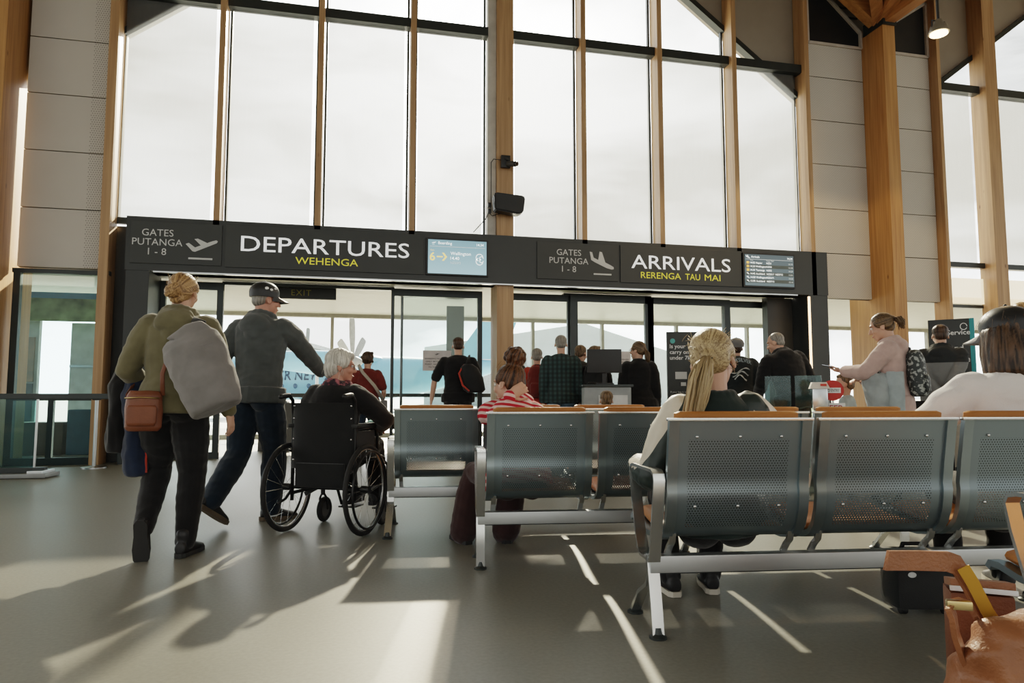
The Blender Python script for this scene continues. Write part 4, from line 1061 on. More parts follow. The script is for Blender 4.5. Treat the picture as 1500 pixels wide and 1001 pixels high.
def cap(F, mat, brim_mat=None, yaw=0, up=0., parent=None, panelmb=None, fit=1.08):
    """a baseball cap on the head: crown and brim"""
    hd, k, Rh = F.hd, F.hk, F.Rh; Q = Rh @ rotm(yaw, up)
    c = hd(0, -.016, .040); f = lambda x, y, z: c + Q @ V((x, y, z)) * k * fit
    mb = MB(); rs = []
    for i in range(9):
        a = radians(90 * i / 8); rs.append((f(0, -.002, .012 + .082 * sin(a)), Q @ V((.086 * cos(a) + .002, 0, 0)) * k * fit, Q @ V((0, .104 * cos(a) + .002, 0)) * k * fit))
    rs = [(f(0, -.002, -.022), Q @ V((.085, 0, 0)) * k * fit, Q @ V((0, .103, 0)) * k * fit)] + rs
    mb.rings(rs, 28, True); o = mb.build('cap', mat, F.root if parent is None else parent, True, 60)
    mb = MB(); n = 12; top = []; bot = []
    for i in range(n + 1):
        a = radians(18 + 144 * i / n); inner = (.086 * cos(a), .102 * sin(a), -.016); ob = (.080 * cos(a), .088 * sin(a) + .095 * sin(pi * i / n) ** .55, -.030 - .008 * sin(pi * i / n) + .018 * (abs(cos(a)) ** 2) * -1)
        top.append((f(*inner), f(*ob)))
    for th in (0, -.005):
        pass
    up_ = Q @ V((0, 0, .005)) * k
    for (p, q), (p2, q2) in zip(top[:-1], top[1:]):
        mb.bm.faces.new([mb.bm.verts.new(v) for v in (p, q, q2, p2)]); mb.bm.faces.new([mb.bm.verts.new(v - up_) for v in (p2, q2, q, p)]); mb.bm.faces.new([mb.bm.verts.new(v) for v in (q, q - up_, q2 - up_, q2)])
    bmesh.ops.remove_doubles(mb.bm, verts=mb.bm.verts[:], dist=.0004)
    mb.build('brim', brim_mat or mat, o, True, 40); MB().ball(f(0, -.002, .096), .007 * k, sub=2).build('cap_button', mat, o)
    F.capf = f; F.capQ = Q; F.capo = o
    return o

def world(F, p): 
    return F.loc + Matrix.Rotation(F.rz, 3, 'Z') @ V(p)
def bag_thing(F, name, label, cat, p=(0, 0, 0), group=None):
    """a thing whose own frame is the wearer's frame (so it can be fitted), set at its own base"""
    return thing(name, label, cat, world(F, p), F.rz, group)

def backpack(F, label, mat, w=.30, h=.42, d=.15, tt=.28, pocket=None, name='backpack', yaw=0, straps=True, fill=None):
    a, b = F.fr(.35); s = F.s; base = F.sp(tt) - b * (.115 * s + d * .55)
    t = bag_thing(F, name, label, 'backpack', base); m = MB()
    Z = (F.sp(.45) - F.sp(.25)).normalized(); R = Matrix((a, b, Z)).transposed()
    for z, ww, dd in ((-.46, .42, .44), (-.40, .49, .5), (0, .5, .5), (.30, .46, .46), (.44, .34, .36), (.5, .2, .22)): pass
    rs = [(R @ V((0, 0, z * h)), R @ V((ww * w, 0, 0)), R @ V((0, dd * d, 0))) for z, ww, dd in ((-.52, .38, .40), (-.48, .50, .54), (-.1, .53, .58), (.25, .50, .54), (.42, .42, .44), (.5, .26, .28))]
    m.rings(rs, 20)
    o = obj('bag_body', grow(m, .010, 3, (.006, (9, 9, 9), 2.), 'bag_body'), mat, t, True, 180)
    m = MB(); m.rings([(R @ V((0, -d * .52, z * h)), R @ V((ww * w, 0, 0)), R @ V((0, dd * d, 0))) for z, ww, dd in ((-.44, .30, .12), (-.40, .38, .2), (-.12, .38, .2), (-.05, .30, .12))], 18); m.build('front_pocket', pocket or mat, t, True, 180)
    m = MB(); m.tube([R @ V((-.035, d * .2, h * .47)), R @ V((-.03, d * .2, h * .55)), R @ V((.03, d * .2, h * .55)), R @ V((.035, d * .2, h * .47))], .009, 6); m.build('grab_loop', BLACK, t)
    if straps:
        for sx in (-1, 1):
            q = [F.sp(.46) + a * sx * .085 * s - b * (.105 * s), F.sp(.49) + a * sx * .095 * s - b * .02 * s, F.sp(.47) + a * sx * .105 * s + b * .085 * s, F.sp(.36) + a * sx * .115 * s + b * (.145 * s), F.sp(.24) + a * sx * .155 * s + b * .09 * s, F.sp(.20) + a * sx * .165 * s - b * .06 * s]
            m = MB(); m.tube([v - base for v in q], .022, 8, .35, up=b); m.build('shoulder_strap', mat, t, True, 180)
    return t
# ------------------------------------------------------------------ clothes and hair
JEAN = cloth('dark_jeans', (.016, .028, .045)); BLKC = cloth('black_cloth', (.012, .012, .013)); OLIVE = cloth('olive_fleece', (.150, .135, .080))
GREYH = cloth('charcoal_hoodie', (.075, .084, .086)); NAVY = cloth('navy_puffer', (.018, .028, .055)); MAROON = cloth('maroon_cloth', (.15, .028, .022)); PLUM = cloth('dark_plum_cloth', (.050, .025, .025))
DKGREY = cloth('dark_grey_cloth', (.045, .048, .046)); BLUEJ = cloth('faded_jeans', (.11, .18, .24)); REDJ = cloth('red_jacket_cloth', (.42, .05, .03)); PINK = cloth('dusty_pink_fleece', (.52, .38, .35)); WHT = cloth('white_cotton', (.72, .70, .69), var=.04)
PALEB = cloth('pale_blue_cloth', (.42, .52, .55)); CANVAS = cloth('grey_canvas', (.20, .19, .185), bscale=500); LEATH = M('brown_leather', (.17, .055, .022), .5, 0, .25, 7, .2, 140); BEIGE = cloth('beige_cloth', (.40, .36, .30)); CREAM = M('cream_leather_sleeve', (.62, .56, .46), .45, 0, .08, 6, .2, 60); DKGRN = cloth('dark_green_wool', (.022, .034, .032))
BLOND = hairmat('golden_blond_hair', (.19, .105, .045), (.48, .30, .14)); BLOND2 = hairmat('ash_blond_hair', (.22, .15, .075), (.52, .40, .23)); BROWNH = hairmat('dark_brown_hair', (.022, .013, .009), (.09, .05, .03)); GREYHR = hairmat('silver_hair', (.42, .40, .36), (.74, .72, .66)); AUB = hairmat('auburn_hair', (.030, .015, .009), (.15, .07, .03)); GREYS = hairmat('grey_stubble', (.16, .15, .13), (.30, .28, .25)); BROWN2 = hairmat('mid_brown_hair', (.07, .045, .025), (.20, .13, .07))
SHB = M('black_shoe', (.014, .014, .015), .5); SOLEW = M('pale_sole', (.62, .58, .50), .6); SOLED = M('dark_sole', (.03, .03, .03), .8)

def bands(name, ca, cb, period, duty=.5, axis='Z', warp=.012, rough=.85, thr=None):
    """stripes of two colours across one axis, or two tones either side of a height"""
    m, nt, b, out = new_mat(name); N, L = nt.nodes, nt.links
    tc = N.new('ShaderNodeTexCoord'); nz = N.new('ShaderNodeTexNoise'); nz.inputs['Scale'].default_value = 5
    L.new(tc.outputs['Object'], nz.inputs['Vector']); ax = V(axis) if not isinstance(axis, str) else V([float(c == axis) for c in 'XYZ'])
    dp = N.new('ShaderNodeVectorMath'); dp.operation = 'DOT_PRODUCT'; dp.inputs[1].default_value = ax; L.new(tc.outputs['Object'], dp.inputs[0])
    def mth(op, a, c):
        n = N.new('ShaderNodeMath'); n.operation = op
        for i, q in enumerate((a, c)):
            if isinstance(q, (int, float)): n.inputs[i].default_value = q
            else: L.new(q, n.inputs[i])
        return n.outputs[0]
    v = mth('ADD', dp.outputs['Value'], mth('MULTIPLY', mth('SUBTRACT', nz.outputs['Fac'], .5), warp))
    f = mth('GREATER_THAN', v, thr) if thr is not None else mth('LESS_THAN', mth('FRACT', mth('DIVIDE', v, period), 0), duty)
    mx = N.new('ShaderNodeMixRGB'); mx.inputs[1].default_value = (*ca, 1); mx.inputs[2].default_value = (*cb, 1); L.new(f, mx.inputs[0]); L.new(mx.outputs[0], b.inputs['Base Color'])
    b.inputs['Roughness'].default_value = rough; b.inputs['Specular IOR Level'].default_value = .2
    return m
def plaid(name, c1, c2, c3):
    m, nt, b, out = new_mat(name); N, L = nt.nodes, nt.links
    tc = N.new('ShaderNodeTexCoord'); outs = []
    for d in ('X', 'Z'):
        w_ = N.new('ShaderNodeTexWave'); w_.bands_direction = d; w_.inputs['Scale'].default_value = 5.5; w_.inputs['Distortion'].default_value = .3; L.new(tc.outputs['Object'], w_.inputs[0]); outs.append(w_.outputs['Fac'])
    m1 = N.new('ShaderNodeMixRGB'); m1.inputs[1].default_value = (*c1, 1); m1.inputs[2].default_value = (*c2, 1); L.new(outs[0], m1.inputs[0])
    m2 = N.new('ShaderNodeMixRGB'); m2.inputs[2].default_value = (*c3, 1); L.new(m1.outputs[0], m2.inputs[1]); mm = N.new('ShaderNodeMath'); mm.operation = 'MULTIPLY'; mm.inputs[1].default_value = .6; L.new(outs[1], mm.inputs[0]); L.new(mm.outputs[0], m2.inputs[0])
    L.new(m2.outputs[0], b.inputs['Base Color']); b.inputs['Roughness'].default_value = .9
    return m

# ------------------------------------------------------------------ wheelchair
RUB = M('tyre_rubber', (.02, .02, .02), .7, 0, .1, 20, .2, 90); CHR = M('spoke_chrome', (.55, .55, .55), .25, 1.); FRM = M('black_frame_enamel', (.016, .017, .018), .3, .2); UPH = cloth('black_nylon_sling', (.014, .015, .016), rough=.6)
def wheelchair(label, loc, rz):
    t = thing('wheelchair', label, 'wheelchair', loc, rz)
    for s in (-1, 1):
        x = s * .295; c = (x, 0, .305)
        w_ = MB().wheel(c, (1, 0, 0), .288, .0165, 48, 10).build('rear_wheel', RUB, t, True, 180)
        MB().wheel(c, (1, 0, 0), .270, .008, 48, 8).build('rim', CHR, w_, True, 180)
        MB().wheel((x + s * .035, 0, .305), (1, 0, 0), .255, .0085, 48, 8).build('hand_rim', FRM, w_, True, 180)
        MB().cyl((x - .03, 0, .305), (x + .03, 0, .305), .024, n=16).build('hub', FRM, w_)
        for i in range(20):
            a = 2 * pi * i / 20; MB().cyl((x + (.022 if i % 2 else -.022), .022 * cos(a + .5), .305 + .022 * sin(a + .5)), (x, .266 * cos(a), .305 + .266 * sin(a)), .0013, n=4).build('spoke', CHR, w_, False)
        cst = MB().wheel((s * .235, .40, .092), (1, 0, 0), .072, .021, 28, 10).build('caster_wheel', RUB, t, True, 180)
        MB().cyl((s * .235 - .012, .40, .092), (s * .235 + .012, .40, .092), .055, n=20).build('caster_hub', M('caster_hub_grey', (.10, .10, .10), .5), cst)
        mb = MB(); mb.strip([(s * .235 - .030, .40, .092), (s * .235 - .030, .385, .17), (s * .235 - .012, .375, .205), (s * .235 + .012, .375, .205), (s * .235 + .030, .385, .17), (s * .235 + .030, .40, .092)], .022, .006, (0, 1, 0)); mb.cyl((s * .235, .375, .20), (s * .235, .375, .30), .016); mb.build('caster_fork', FRM, cst)
        fx = s * .235
        mb = MB()
        mb.tube([(fx, -.04, .22), (fx, -.04, .50), (fx, -.045, .80), (fx, -.06, .90), (fx, -.10, .935), (fx, -.19, .93)], .0125, 10)
        mb.build('back_post', FRM, t, True, 180)
        MB().tube([(fx, -.10, .936), (fx, -.13, .936), (fx, -.20, .928), (fx, -.215, .926)], [.016, .018, .018, .014], 12).build('push_grip', BLACK, t, True, 180)
        MB().tube([(fx, -.04, .27), (fx, .20, .27), (fx, .40, .30), (fx, .41, .48), (fx, .36, .495), (fx, -.04, .495)], .012, 10).build('side_frame', FRM, t, True, 180)
        MB().tube([(fx, -.05, .70), (fx, .20, .715), (fx, .27, .70), (fx, .30, .64), (fx, .30, .50)], .011, 10).build('arm_frame', FRM, t, True, 180)
        MB().box((fx, .08, .730), (.055, .30, .030), bev=.012).build('arm_pad', BLACK, t)
        MB().box((fx - s * .012, .12, .60), (.006, .30, .18)).build('skirt_guard', UPH, t)
        MB().tube([(fx, .40, .46), (fx, .47, .43), (fx * .92, .56, .22), (fx * .85, .60, .10)], .011, 10).build('leg_hanger', FRM, t, True, 180)
        MB().box((fx * .60, .64, .085), (.14, .15, .014), bev=.005).build('foot_plate', FRM, t)
        MB().tube([(fx, -.04, .30), (fx, -.12, .24), (fx, -.20, .225)], .0095, 8).build('tip_lever', FRM, t, True, 180)
    mb = MB(); mb.bar((-.235, .10, .49), (.235, .10, .24), .02, .03); mb.build('cross_brace', FRM, t); mb = MB(); mb.bar((.235, .13, .49), (-.235, .13, .24), .02, .03); mb.build('cross_brace', FRM, t)
    mb = MB(); mb.cyl((-.28, 0, .305), (.28, 0, .305), .012); mb.build('axle', FRM, t)
    me = MB(); me.rings([((0, -.055, z), (.232, 0, 0), (0, .012 + .03 * b_, 0)) for z, b_ in ((.44, .3), (.52, .8), (.66, 1), (.80, .8), (.885, .2))], 28); bk = me.build('back_sling', UPH, t, True, 60)
    for zz in (.50, .64, .78, .865):
        for s in (-1, 1): MB().ball((s * .215, -.068, zz), (.008, .005, .008), sub=2).build('stud', CHR, bk)
    MB().box((0, .17, .495), (.44, .42, .05), bev=.02).build('seat_sling', UPH, t)
    MB().box((0, -.085, .40), (.36, .03, .16), bev=.01).build('rear_pocket', UPH, t)
    return t
WC = V((-.20, 4.90, 0)); WRZ = radians(-27)
wheelchair('black wheelchair carrying the white haired woman', WC, WRZ)
wheelchair('empty folding wheelchair with black back sling behind the pink hoodie woman', (5.62, 6.02, 0), radians(-45))

# ------------------------------------------------------------------ walking woman in olive
F = person('woman seen from behind in olive hoodie and black leggings, walking with bags', (-1.065, 4.42, 0), radians(-3), 1.69,
    dict(lean=(2, 4), fr=(.10, -.02, .085), fl=(-.11, -.10, .19), kl=(-.1, 1, 0), tl=(6, -76), tr=(-12, 0), hl=(-.24, .22, 1.03), el=(-.45, -1, -.5), hr=(.315, .03, .86), er=(.6, -.8, 0), hdl=(.5, 1, -.1), hnl=(0, 0, -1), head=(-8, -3, 0), tilt=1), 'f', 1.13,
    vox=.007, top=dict(mat=OLIVE, kind='hoodie', off=.022, hem=-.04, drop=.05), bottom=dict(mat=BLKC, off=.012, thick=1.22), shoes=dict(mat=SHB, sole=SOLED, top=.05), hair=dict(style='bun', mat=BLOND, wisps=90), hs=.98)
OW = F
def in_frame(F, name, label, cat, group=None): return thing(name, label, cat, F.loc, F.rz, group)
# grey drum bag on her back
t = in_frame(F, 'duffel_bag', 'large grey canvas drum bag slung on the back of the olive hoodie woman', 'bag')
T, B = V((.145, -.215, 1.235)), V((.315, -.275, .855)); ax = (B - T).normalized(); a1 = ax.cross(V((0, 1, 0))).normalized(); b1 = a1.cross(ax)
mb = MB(); mb.rings([(T + ax * l, a1 * r * .98, b1 * r * q) for l, r, q in ((-.05, .125, .30), (-.02, .158, .48), (.03, .172, .62), (.10, .174, .72), (.22, .168, .78), (.33, .158, .80), (.40, .150, .80), (.418, .138, .76))], 26)
mb.rings([(T + V((.0, -.01, .02)), V((.13, 0, 0)), V((0, .055, 0))), (T + V((.045, -.01, .07)), V((.085, 0, -.03)), V((0, .04, 0))), (T + V((.075, -.01, .105)), V((.03, 0, -.02)), V((0, .02, 0)))], 18)
o = obj('bag_body', grow(mb, .008, 2, (.0075, (8, 8, 11), 4.), 'bag_body'), CANVAS, t, True, 180)
mb = MB(); mb.tube([T + ax * .07 + (a1 * cos(q) * .165 + b1 * sin(q) * .115) for q in [2 * pi * i / 26 for i in range(26)]], .005, 6, closed=True); mb.build('seam', CANVAS, t, True, 180)
mb = MB(); mb.tube([T + V((.05, .02, .04)), T + V((.045, .03, .12)), F.sp(.485) + F.fr(.45)[0] * .085 - F.fr(.45)[1] * .085, F.sp(.50) + F.fr(.45)[0] * .09 + F.fr(.45)[1] * .02, F.sp(.40) + F.fr(.4)[0] * .13 + F.fr(.4)[1] * .14], .024, 8, .3, up=(0, 1, 0)); mb.build('shoulder_strap', BLKC, t, True, 180)
mb = MB(); mb.tube([T + ax * .02 - b1 * .06, T - ax * .05 - b1 * .02 + a1 * .05, T - ax * .04 + a1 * .09, T + ax * .03 + a1 * .10], .012, 8, .5); mb.build('carry_handle', CANVAS, t, True, 180)
# brown leather crossbody bag
t = in_frame(F, 'crossbody_bag', 'small brown leather crossbody bag at the left hip of the olive hoodie woman', 'bag')
cb = V((-.10, -.195, .735)); mb = MB(); mb.rings([(cb + V((0, 0, z)), V((w_ * .92, 0, 0)), V((0, d_, 0))) for z, w_, d_ in ((0, .085, .028), (.02, .104, .040), (.12, .108, .046), (.20, .102, .038), (.225, .085, .022))], 22)
obj('bag_body', grow(mb, .006, 2, (.004, (12, 12, 12), 2.), 'bag_body'), LEATH, t, True, 180)
mb = MB(); mb.rings([(cb + V((0, -.040, z)), V((w_, 0, 0)), V((0, .012, 0))) for z, w_ in ((.03, .070), (.05, .080), (.13, .082), (.145, .070))], 20); mb.build('front_pocket', LEATH, t, True, 180)
MB().tube([cb + V((-.09, -.035, .185)), cb + V((0, -.047, .19)), cb + V((.09, -.035, .185))], .004, 6).build('zip', M('brass_zip', (.35, .25, .10), .3, 1.), t, True, 180)
mb = MB(); sp, fr = F.sp, F.fr
mb.tube([cb + V((.095, 0, .20)), V((-.02, -.165, 1.06)), V((.03, -.170, 1.22)), sp(.46) + fr(.4)[0] * .08 - fr(.4)[1] * .115, sp(.505) + fr(.4)[0] * .085 + fr(.4)[1] * .0, sp(.42) + fr(.4)[0] * .04 + fr(.4)[1] * .135, V((-.10, .175, 1.15)), V((-.22, .11, 1.03)), V((-.235, -.02, .98)), cb + V((-.095, 0, .20))], .013, 8, .3, up=(0, 1, 0)); mb.build('strap', LEATH, t, True, 180)
# jackets over her left forearm
def draped(name, label, mat, top, w_, d_, z0, z1, quilt=0, fold=.012, lining=None, lean=0.):
    t = in_frame(F, name, label, 'jacket'); mb = MB(); n = 26; rs = []
    for i in range(n):
        f = i / (n - 1); z = z1 + (z0 - z1) * f; k = (.55 + .45 * min(1, f * 5)) * (1 - .25 * max(0, f - .8) * 2); q = 1 + (quilt * abs(sin(f * pi * 7)) if quilt else 0)
        rs.append((V((top[0] + lean * f, top[1], z)), V((w_ * k * q * (1 + .12 * sin(f * 9)), 0, 0)), V((0, d_ * k * q, 0))))
    mb.rings(rs, 22); obj('jacket_cloth', grow(mb, .009, 2, (fold, (16, 16, 5), 3.), 'jacket_cloth'), mat, t, True, 180)
    if lining: MB().tube([(top[0] + w_ * .9 + lean, top[1] - d_ * .6, z0 + .02), (top[0] + w_ * .95 + lean * .6, top[1] - d_ * .7, z0 + .25)], .012, 6, .5).build('lining', lining, t, True, 180)
draped('black_jacket', 'black jacket draped over the left forearm of the olive hoodie woman', BLKC, (-.335, .16), .075, .12, .60, 1.10)
draped('navy_puffer_jacket', 'quilted navy puffer jacket with red lining hanging from the olive hoodie woman', NAVY, (-.245, .10), .07, .10, .46, 1.06, .10, .007, REDJ, .03)

# ------------------------------------------------------------------ man in the cap
F = person('man in black cap, charcoal hoodie and jeans striding beside the wheelchair', (-.735, 5.44, 0), radians(-26), 1.81,
    dict(lean=(3, 5), twist=6, fr=(.07, .10, .085), fl=(-.10, -.34, .20), kl=(-.1, 1, 0), tl=(-18, -34), tr=(-48, 0), hr=(.24, .52, 1.07), er=(.9, -.5, -.6), hl=(-.26, -.02, .90), hdr=(.3, 1, -.35), hnr=(-.4, 0, -1), head=(-34, -2, 0)), 'm', 1.02,
    vox=.007, face=True, top=dict(mat=GREYH, kind='hoodie', off=.022, drop=.05), bottom=dict(mat=JEAN, off=.014, flare=1.25, thick=1.25), shoes=dict(mat=SHB, sole=M('tan_sole', (.12, .09, .06), .7), top=.03), hair=dict(style='crop', mat=GREYS, fold=(.001, (60, 60, 60))), skin=SKINP, hs=.98)
cap(F, BLACK, None)
mb = MB(); 
for x, y, z, r in ((.083, -.02, .035, .018), (.085, .012, .028, .014), (.078, .045, .04, .012)): mb.ball(F.capf(x, y, z), (.004, r * .9, r * .7), F.capQ, 2)
mb.build('cap_print', WHITE, F.capo)
a_ = F.ar; Rf = rotm(-48, 0)
for sh in [o for o in F.root.children if o.name.startswith('shoe')][:1]:
    mb = MB(); mb.prism([a_ + Rf @ V((.052, y, z)) for y, z in ((-.05, -.035), (-.02, -.055), (.03, -.052), (.085, -.030), (.03, -.044), (-.015, -.046))], Rf @ V((-.012, 0, 0))); mb.build('side_mark', WHITE, sh, False)

# ------------------------------------------------------------------ white haired woman in the wheelchair
F = person('white haired woman with glasses, floral scarf and black coat seated in the wheelchair', WC + Matrix.Rotation(WRZ, 3, 'Z') @ V((0, .10, 0)), WRZ, 1.60,
    dict(pelvis=(0, .0, .585), lean=(-4, 8), fr=(.11, .50, .21), fl=(-.11, .50, .21), tr=(0, 0), tl=(0, 0), hr=(.20, .34, .76), hl=(-.20, .34, .76), er=(1.4, -.4, -.3), el=(-1.4, -.4, -.3), hdr=(-.3, 1, -.2), hdl=(.3, 1, -.2), hnr=(0, 0, -1), hnl=(0, 0, -1), head=(-62, -3, 0)), 'f', 1.16,
    vox=.008, face=True, top=dict(mat=cloth('black_wool_coat', (.016, .016, .017)), kind='jacket', off=.026, drop=.0), bottom=dict(mat=BLKC, off=.02), shoes=dict(mat=SHB), hair=dict(style='elder', mat=GREYHR, wisps=40), skin=SKINP)
hd, k = F.hd, F.hk
gl = MB()
for s in (-1, 1):
    gl.wheel(hd(s * .032, .098, -.002), F.Rh @ V((s * .15, 1, 0)), .021 * k, .0016 * k, 20, 6); gl.tube([hd(s * .053, .094, .002), hd(s * .074, .06, .004), hd(s * .082, .0, .002)], .0017 * k, 5)
gl.tube([hd(-.011, .102, .0), hd(0, .106, .004), hd(.011, .102, .0)], .0015 * k, 5); gl.build('glasses', M('glasses_frame', (.12, .08, .05), .3, .5), F.root, True, 180)
sc_ = MB(); a, b = F.fr(.5)
for i in range(18):
    q = 2 * pi * i / 18; sc_.ball(F.sp(.515) + a * cos(q) * .078 + b * (sin(q) * .070) + V((0, 0, .012 * sin(q * 3))), (.036, .036, .034), sub=2)
SCF = M('floral_scarf_cloth', (.05, .035, .05), .8, 0, .4, 26, .3, 90, col2=(.40, .14, .16), lo=.45, hi=.6)
obj('scarf', grow(sc_, .008, 2, (.007, (22, 22, 22), 1.), 'scarf'), SCF, F.root, True, 180)
t = thing('teal_cloth', 'folded teal cloth lying on the lap of the white haired woman', 'cloth', WC + Matrix.Rotation(WRZ, 3, 'Z') @ V((.17, .40, .735)), WRZ)
mb = MB(); mb.rings([(V((0, y, .01 + .012 * sin(y * 30))), V((.06, 0, 0)), V((0, 0, .016))) for y in (-.06, -.05, -.02, .02, .05, .06)], 14); mb.build('folded_cloth', cloth('teal_fabric', (.06, .36, .36)), t, True, 180)
t = thing('black_handbag', 'black handbag with curved handle on the lap beside the teal cloth', 'bag', WC + Matrix.Rotation(WRZ, 3, 'Z') @ V((.10, .34, .66)), WRZ)
mb = MB(); mb.rings([(V((.0, .0, z)), V((.15, 0, 0)), V((0, .09, 0))) for z in (-.015, 0, .05, .07)], 18); mb.build('bag_body', UPH, t, True, 180)
MB().tube([(.07, .05, .06), (.10, .05, .13), (.17, .05, .15), (.21, .05, .10), (.22, .05, .03)], .012, 8).build('handle', BLACK, t, True, 180)

# ------------------------------------------------------------------ seated women on the benches
STRIPE = bands('red_white_stripes', (.70, .52, .50), (.46, .03, .045), .040, .52, (.22, .30, 1.), .02)
F = person('woman in red and white striped top with hair bun, resting her head on one hand', (.93, 3.97, 0), radians(-10), 1.66,
    dict(pelvis=(0, -.05, .50), lean=(26, 40), tilt=-3, fr=(-.06, .42, .08), fl=(-.34, .40, .08), kr=(-.2, 1, 0), kl=(-.5, 1, 0), tr=(10, 0), tl=(24, 0), hl=(-.05, .10, .985), el=(-1.0, 1.2, -.9), shl=(-.02, .06, .0), hdl=(.75, .0, .45), hnl=(.1, 1, -.1), hr=(.20, .36, .58), curl=42, head=(48, -6, 4)), 'f', 1.0,
    vox=.007, face=True, top=dict(mat=STRIPE, kind='tee', sleeve=1, off=.016, drop=.04), bottom=dict(mat=PLUM, off=.012, flare=2.1), shoes=dict(mat=SHB), hair=dict(style='highbun', mat=AUB, wisps=90), hs=1.05)
def varsity():
    m, nt, b, out = new_mat('cream_and_dark_sleeve'); N, L = nt.nodes, nt.links
    tc = N.new('ShaderNodeTexCoord'); sp_ = N.new('ShaderNodeSeparateXYZ'); L.new(tc.outputs['Object'], sp_.inputs[0])
    ab = N.new('ShaderNodeMath'); ab.operation = 'ABSOLUTE'; L.new(sp_.outputs['X'], ab.inputs[0])
    ma = N.new('ShaderNodeMath'); ma.operation = 'MULTIPLY_ADD'; ma.inputs[1].default_value = .6; L.new(sp_.outputs['Z'], ma.inputs[0]); L.new(ab.outputs[0], ma.inputs[2])
    gt = N.new('ShaderNodeMath'); gt.operation = 'GREATER_THAN'; gt.inputs[1].default_value = .715; L.new(ma.outputs[0], gt.inputs[0])
    mx = N.new('ShaderNodeMixRGB'); mx.inputs[1].default_value = (.022, .034, .032, 1); mx.inputs[2].default_value = (.62, .57, .48, 1); L.new(gt.outputs[0], mx.inputs[0]); L.new(mx.outputs[0], b.inputs['Base Color']); b.inputs['Roughness'].default_value = .5
    return m
SLV = varsity()
F = person('woman with long ash blond ponytail and cream sleeved varsity jacket on the nearest bench', (1.485, 2.68, 0), radians(-10), 1.63,
    dict(pelvis=(0, .0, .49), lean=(-13, -8), tilt=-2, fr=(.12, .44, .085), fl=(-.10, .40, .085), hl=(-.30, .20, .665), el=(-.3, -1, -1), hr=(.27, .28, .70), er=(.8, -1, -.3), hdl=(.3, 1, .2), hnl=(.3, 0, -1), hnr=(-.6, 0, -1), head=(-30, -8, -5)), 'f', 1.08, hs=1.10,
    vox=.006, face=True, top=dict(mat=DKGRN, kind='jacket', off=.020, drop=.03, sleeve_mat=SLV), bottom=dict(mat=BLKC, off=.012), shoes=dict(mat=SHB, sole=SOLEW), hair=dict(style='pony', mat=BLOND2, wisps=170, vox=.005, tz=-.005, strands=130, thick=1.15, freq=34, fold=(.0011, None), tail=[(0, -.115, -.005), (-.012, -.150, -.05), (-.035, -.155, -.13), (-.065, -.140, -.23), (-.095, -.125, -.33), (-.115, -.115, -.42)]))
GIRL = F
mb = MB()   # cream yoke and dark lightning shapes over the shoulders
a, b = F.fr(.42)
for s in (-1, 1):
    mb.prism([F.sp(.47) + a * s * .12 - b * .104, F.sp(.36) + a * s * .165 - b * .122, F.sp(.41) + a * s * .10 - b * .130], -b * .010)
mb.build('shoulder_patch', CREAM, F.root, False)
for s, w_, e_ in ((-1, F.wl, F.el), (1, F.wr, F.er)):
    d = (w_ - e_).normalized(); MB().cyl(w_ - d * .045, w_ - d * .005, .048, .044, 20).build('cuff', BLKC, F.root, True, 60)
MB().ball(F.hd(.080, -.012, -.028), .006, sub=2).build('earring', CHR, F.root)
F = person('person with long brown hair, black cap and white sweatshirt on the nearest bench', (2.80, 2.43, 0), radians(-22), 1.74,
    dict(pelvis=(0, .03, .52), lean=(-6, 2), fr=(.12, .44, .085), fl=(-.12, .42, .085), hl=(-.34, .24, .70), el=(-1, -.8, -.5), hr=(.30, .26, .72), er=(1, -.8, -.5), head=(8, -4, 0)), 'm', 1.04,
    vox=.007, face=True, top=dict(mat=WHT, kind='tee', sleeve=1, off=.026, drop=.04), bottom=dict(mat=BLKC, off=.014), shoes=dict(mat=SHB, sole=SOLEW), hair=dict(style='long', mat=hairmat('brown_streaked_hair', (.018, .011, .007), (.10, .06, .035)), wisps=110, len=.16, fold=(.003, (80, 80, 10))), hs=1.06)  # hair runs from near black to lighter brown by strand
cap(F, BLACK, M('grey_brim', (.10, .10, .11), .6), 22, 0, fit=1.03)
tm = text_mesh('Wilderness', .020, M('orange_stitching', (.62, .10, .02), .7), F.capo, width=.085, bold=.01)
for v in tm.data.vertices:      # wrap the script round the back of the cap
    an = radians(-90) + (v.co.x - .0425) / .088; v.co = F.capf(.091 * cos(an), .109 * sin(an), .022 + v.co.z)
# ------------------------------------------------------------------ people queueing at the doors
def stand(label, loc, az, H, top, bottom=None, sex='m', hair=None, pose=None, shoes=None, **k):
    p = dict(fr=(.10, .03, .08), fl=(-.10, -.03, .08)); p.update(pose or {})
    return person(label, (loc[0], loc[1], 0), radians(-az), H, p, sex, top=top, bottom=bottom or dict(mat=JEAN), shoes=shoes or dict(mat=SHB), hair=hair, vox=k.pop('vox', .010), **k)
H_ = lambda st, m, **k: dict(style=st, mat=m, vox=.008, **k)
F = stand('short haired woman in maroon top with a pale bag strap across her back', (.13, 9.9), 2, 1.56, dict(mat=MAROON, kind='tee', sleeve=.75, aline=.02, drop=.12), dict(mat=JEAN), 'f', H_('curly', BROWNH), dict(hr=(.24, .16, .95), hl=(-.22, .20, .98), head=(-10, 0, 0)), bw=1.12)
t = in_frame(F, 'crossbody_bag', 'small grey crossbody bag hanging right of the maroon top woman', 'bag'); s = F.s
MB().box((.24, .02, .80), (.09, .16, .16), bev=.025).build('bag_body', CANVAS, t)
MB().tube([(.23, -.02, .88), (.10, -.185, 1.08), (-.06, -.185, 1.26), (-.12, -.10, 1.37), (-.10, .10, 1.30), (.05, .19, 1.08), (.23, .08, .88)], .022, 8, .25, up=(0, 1, 0)).build('strap', BEIGE, t, True, 180)
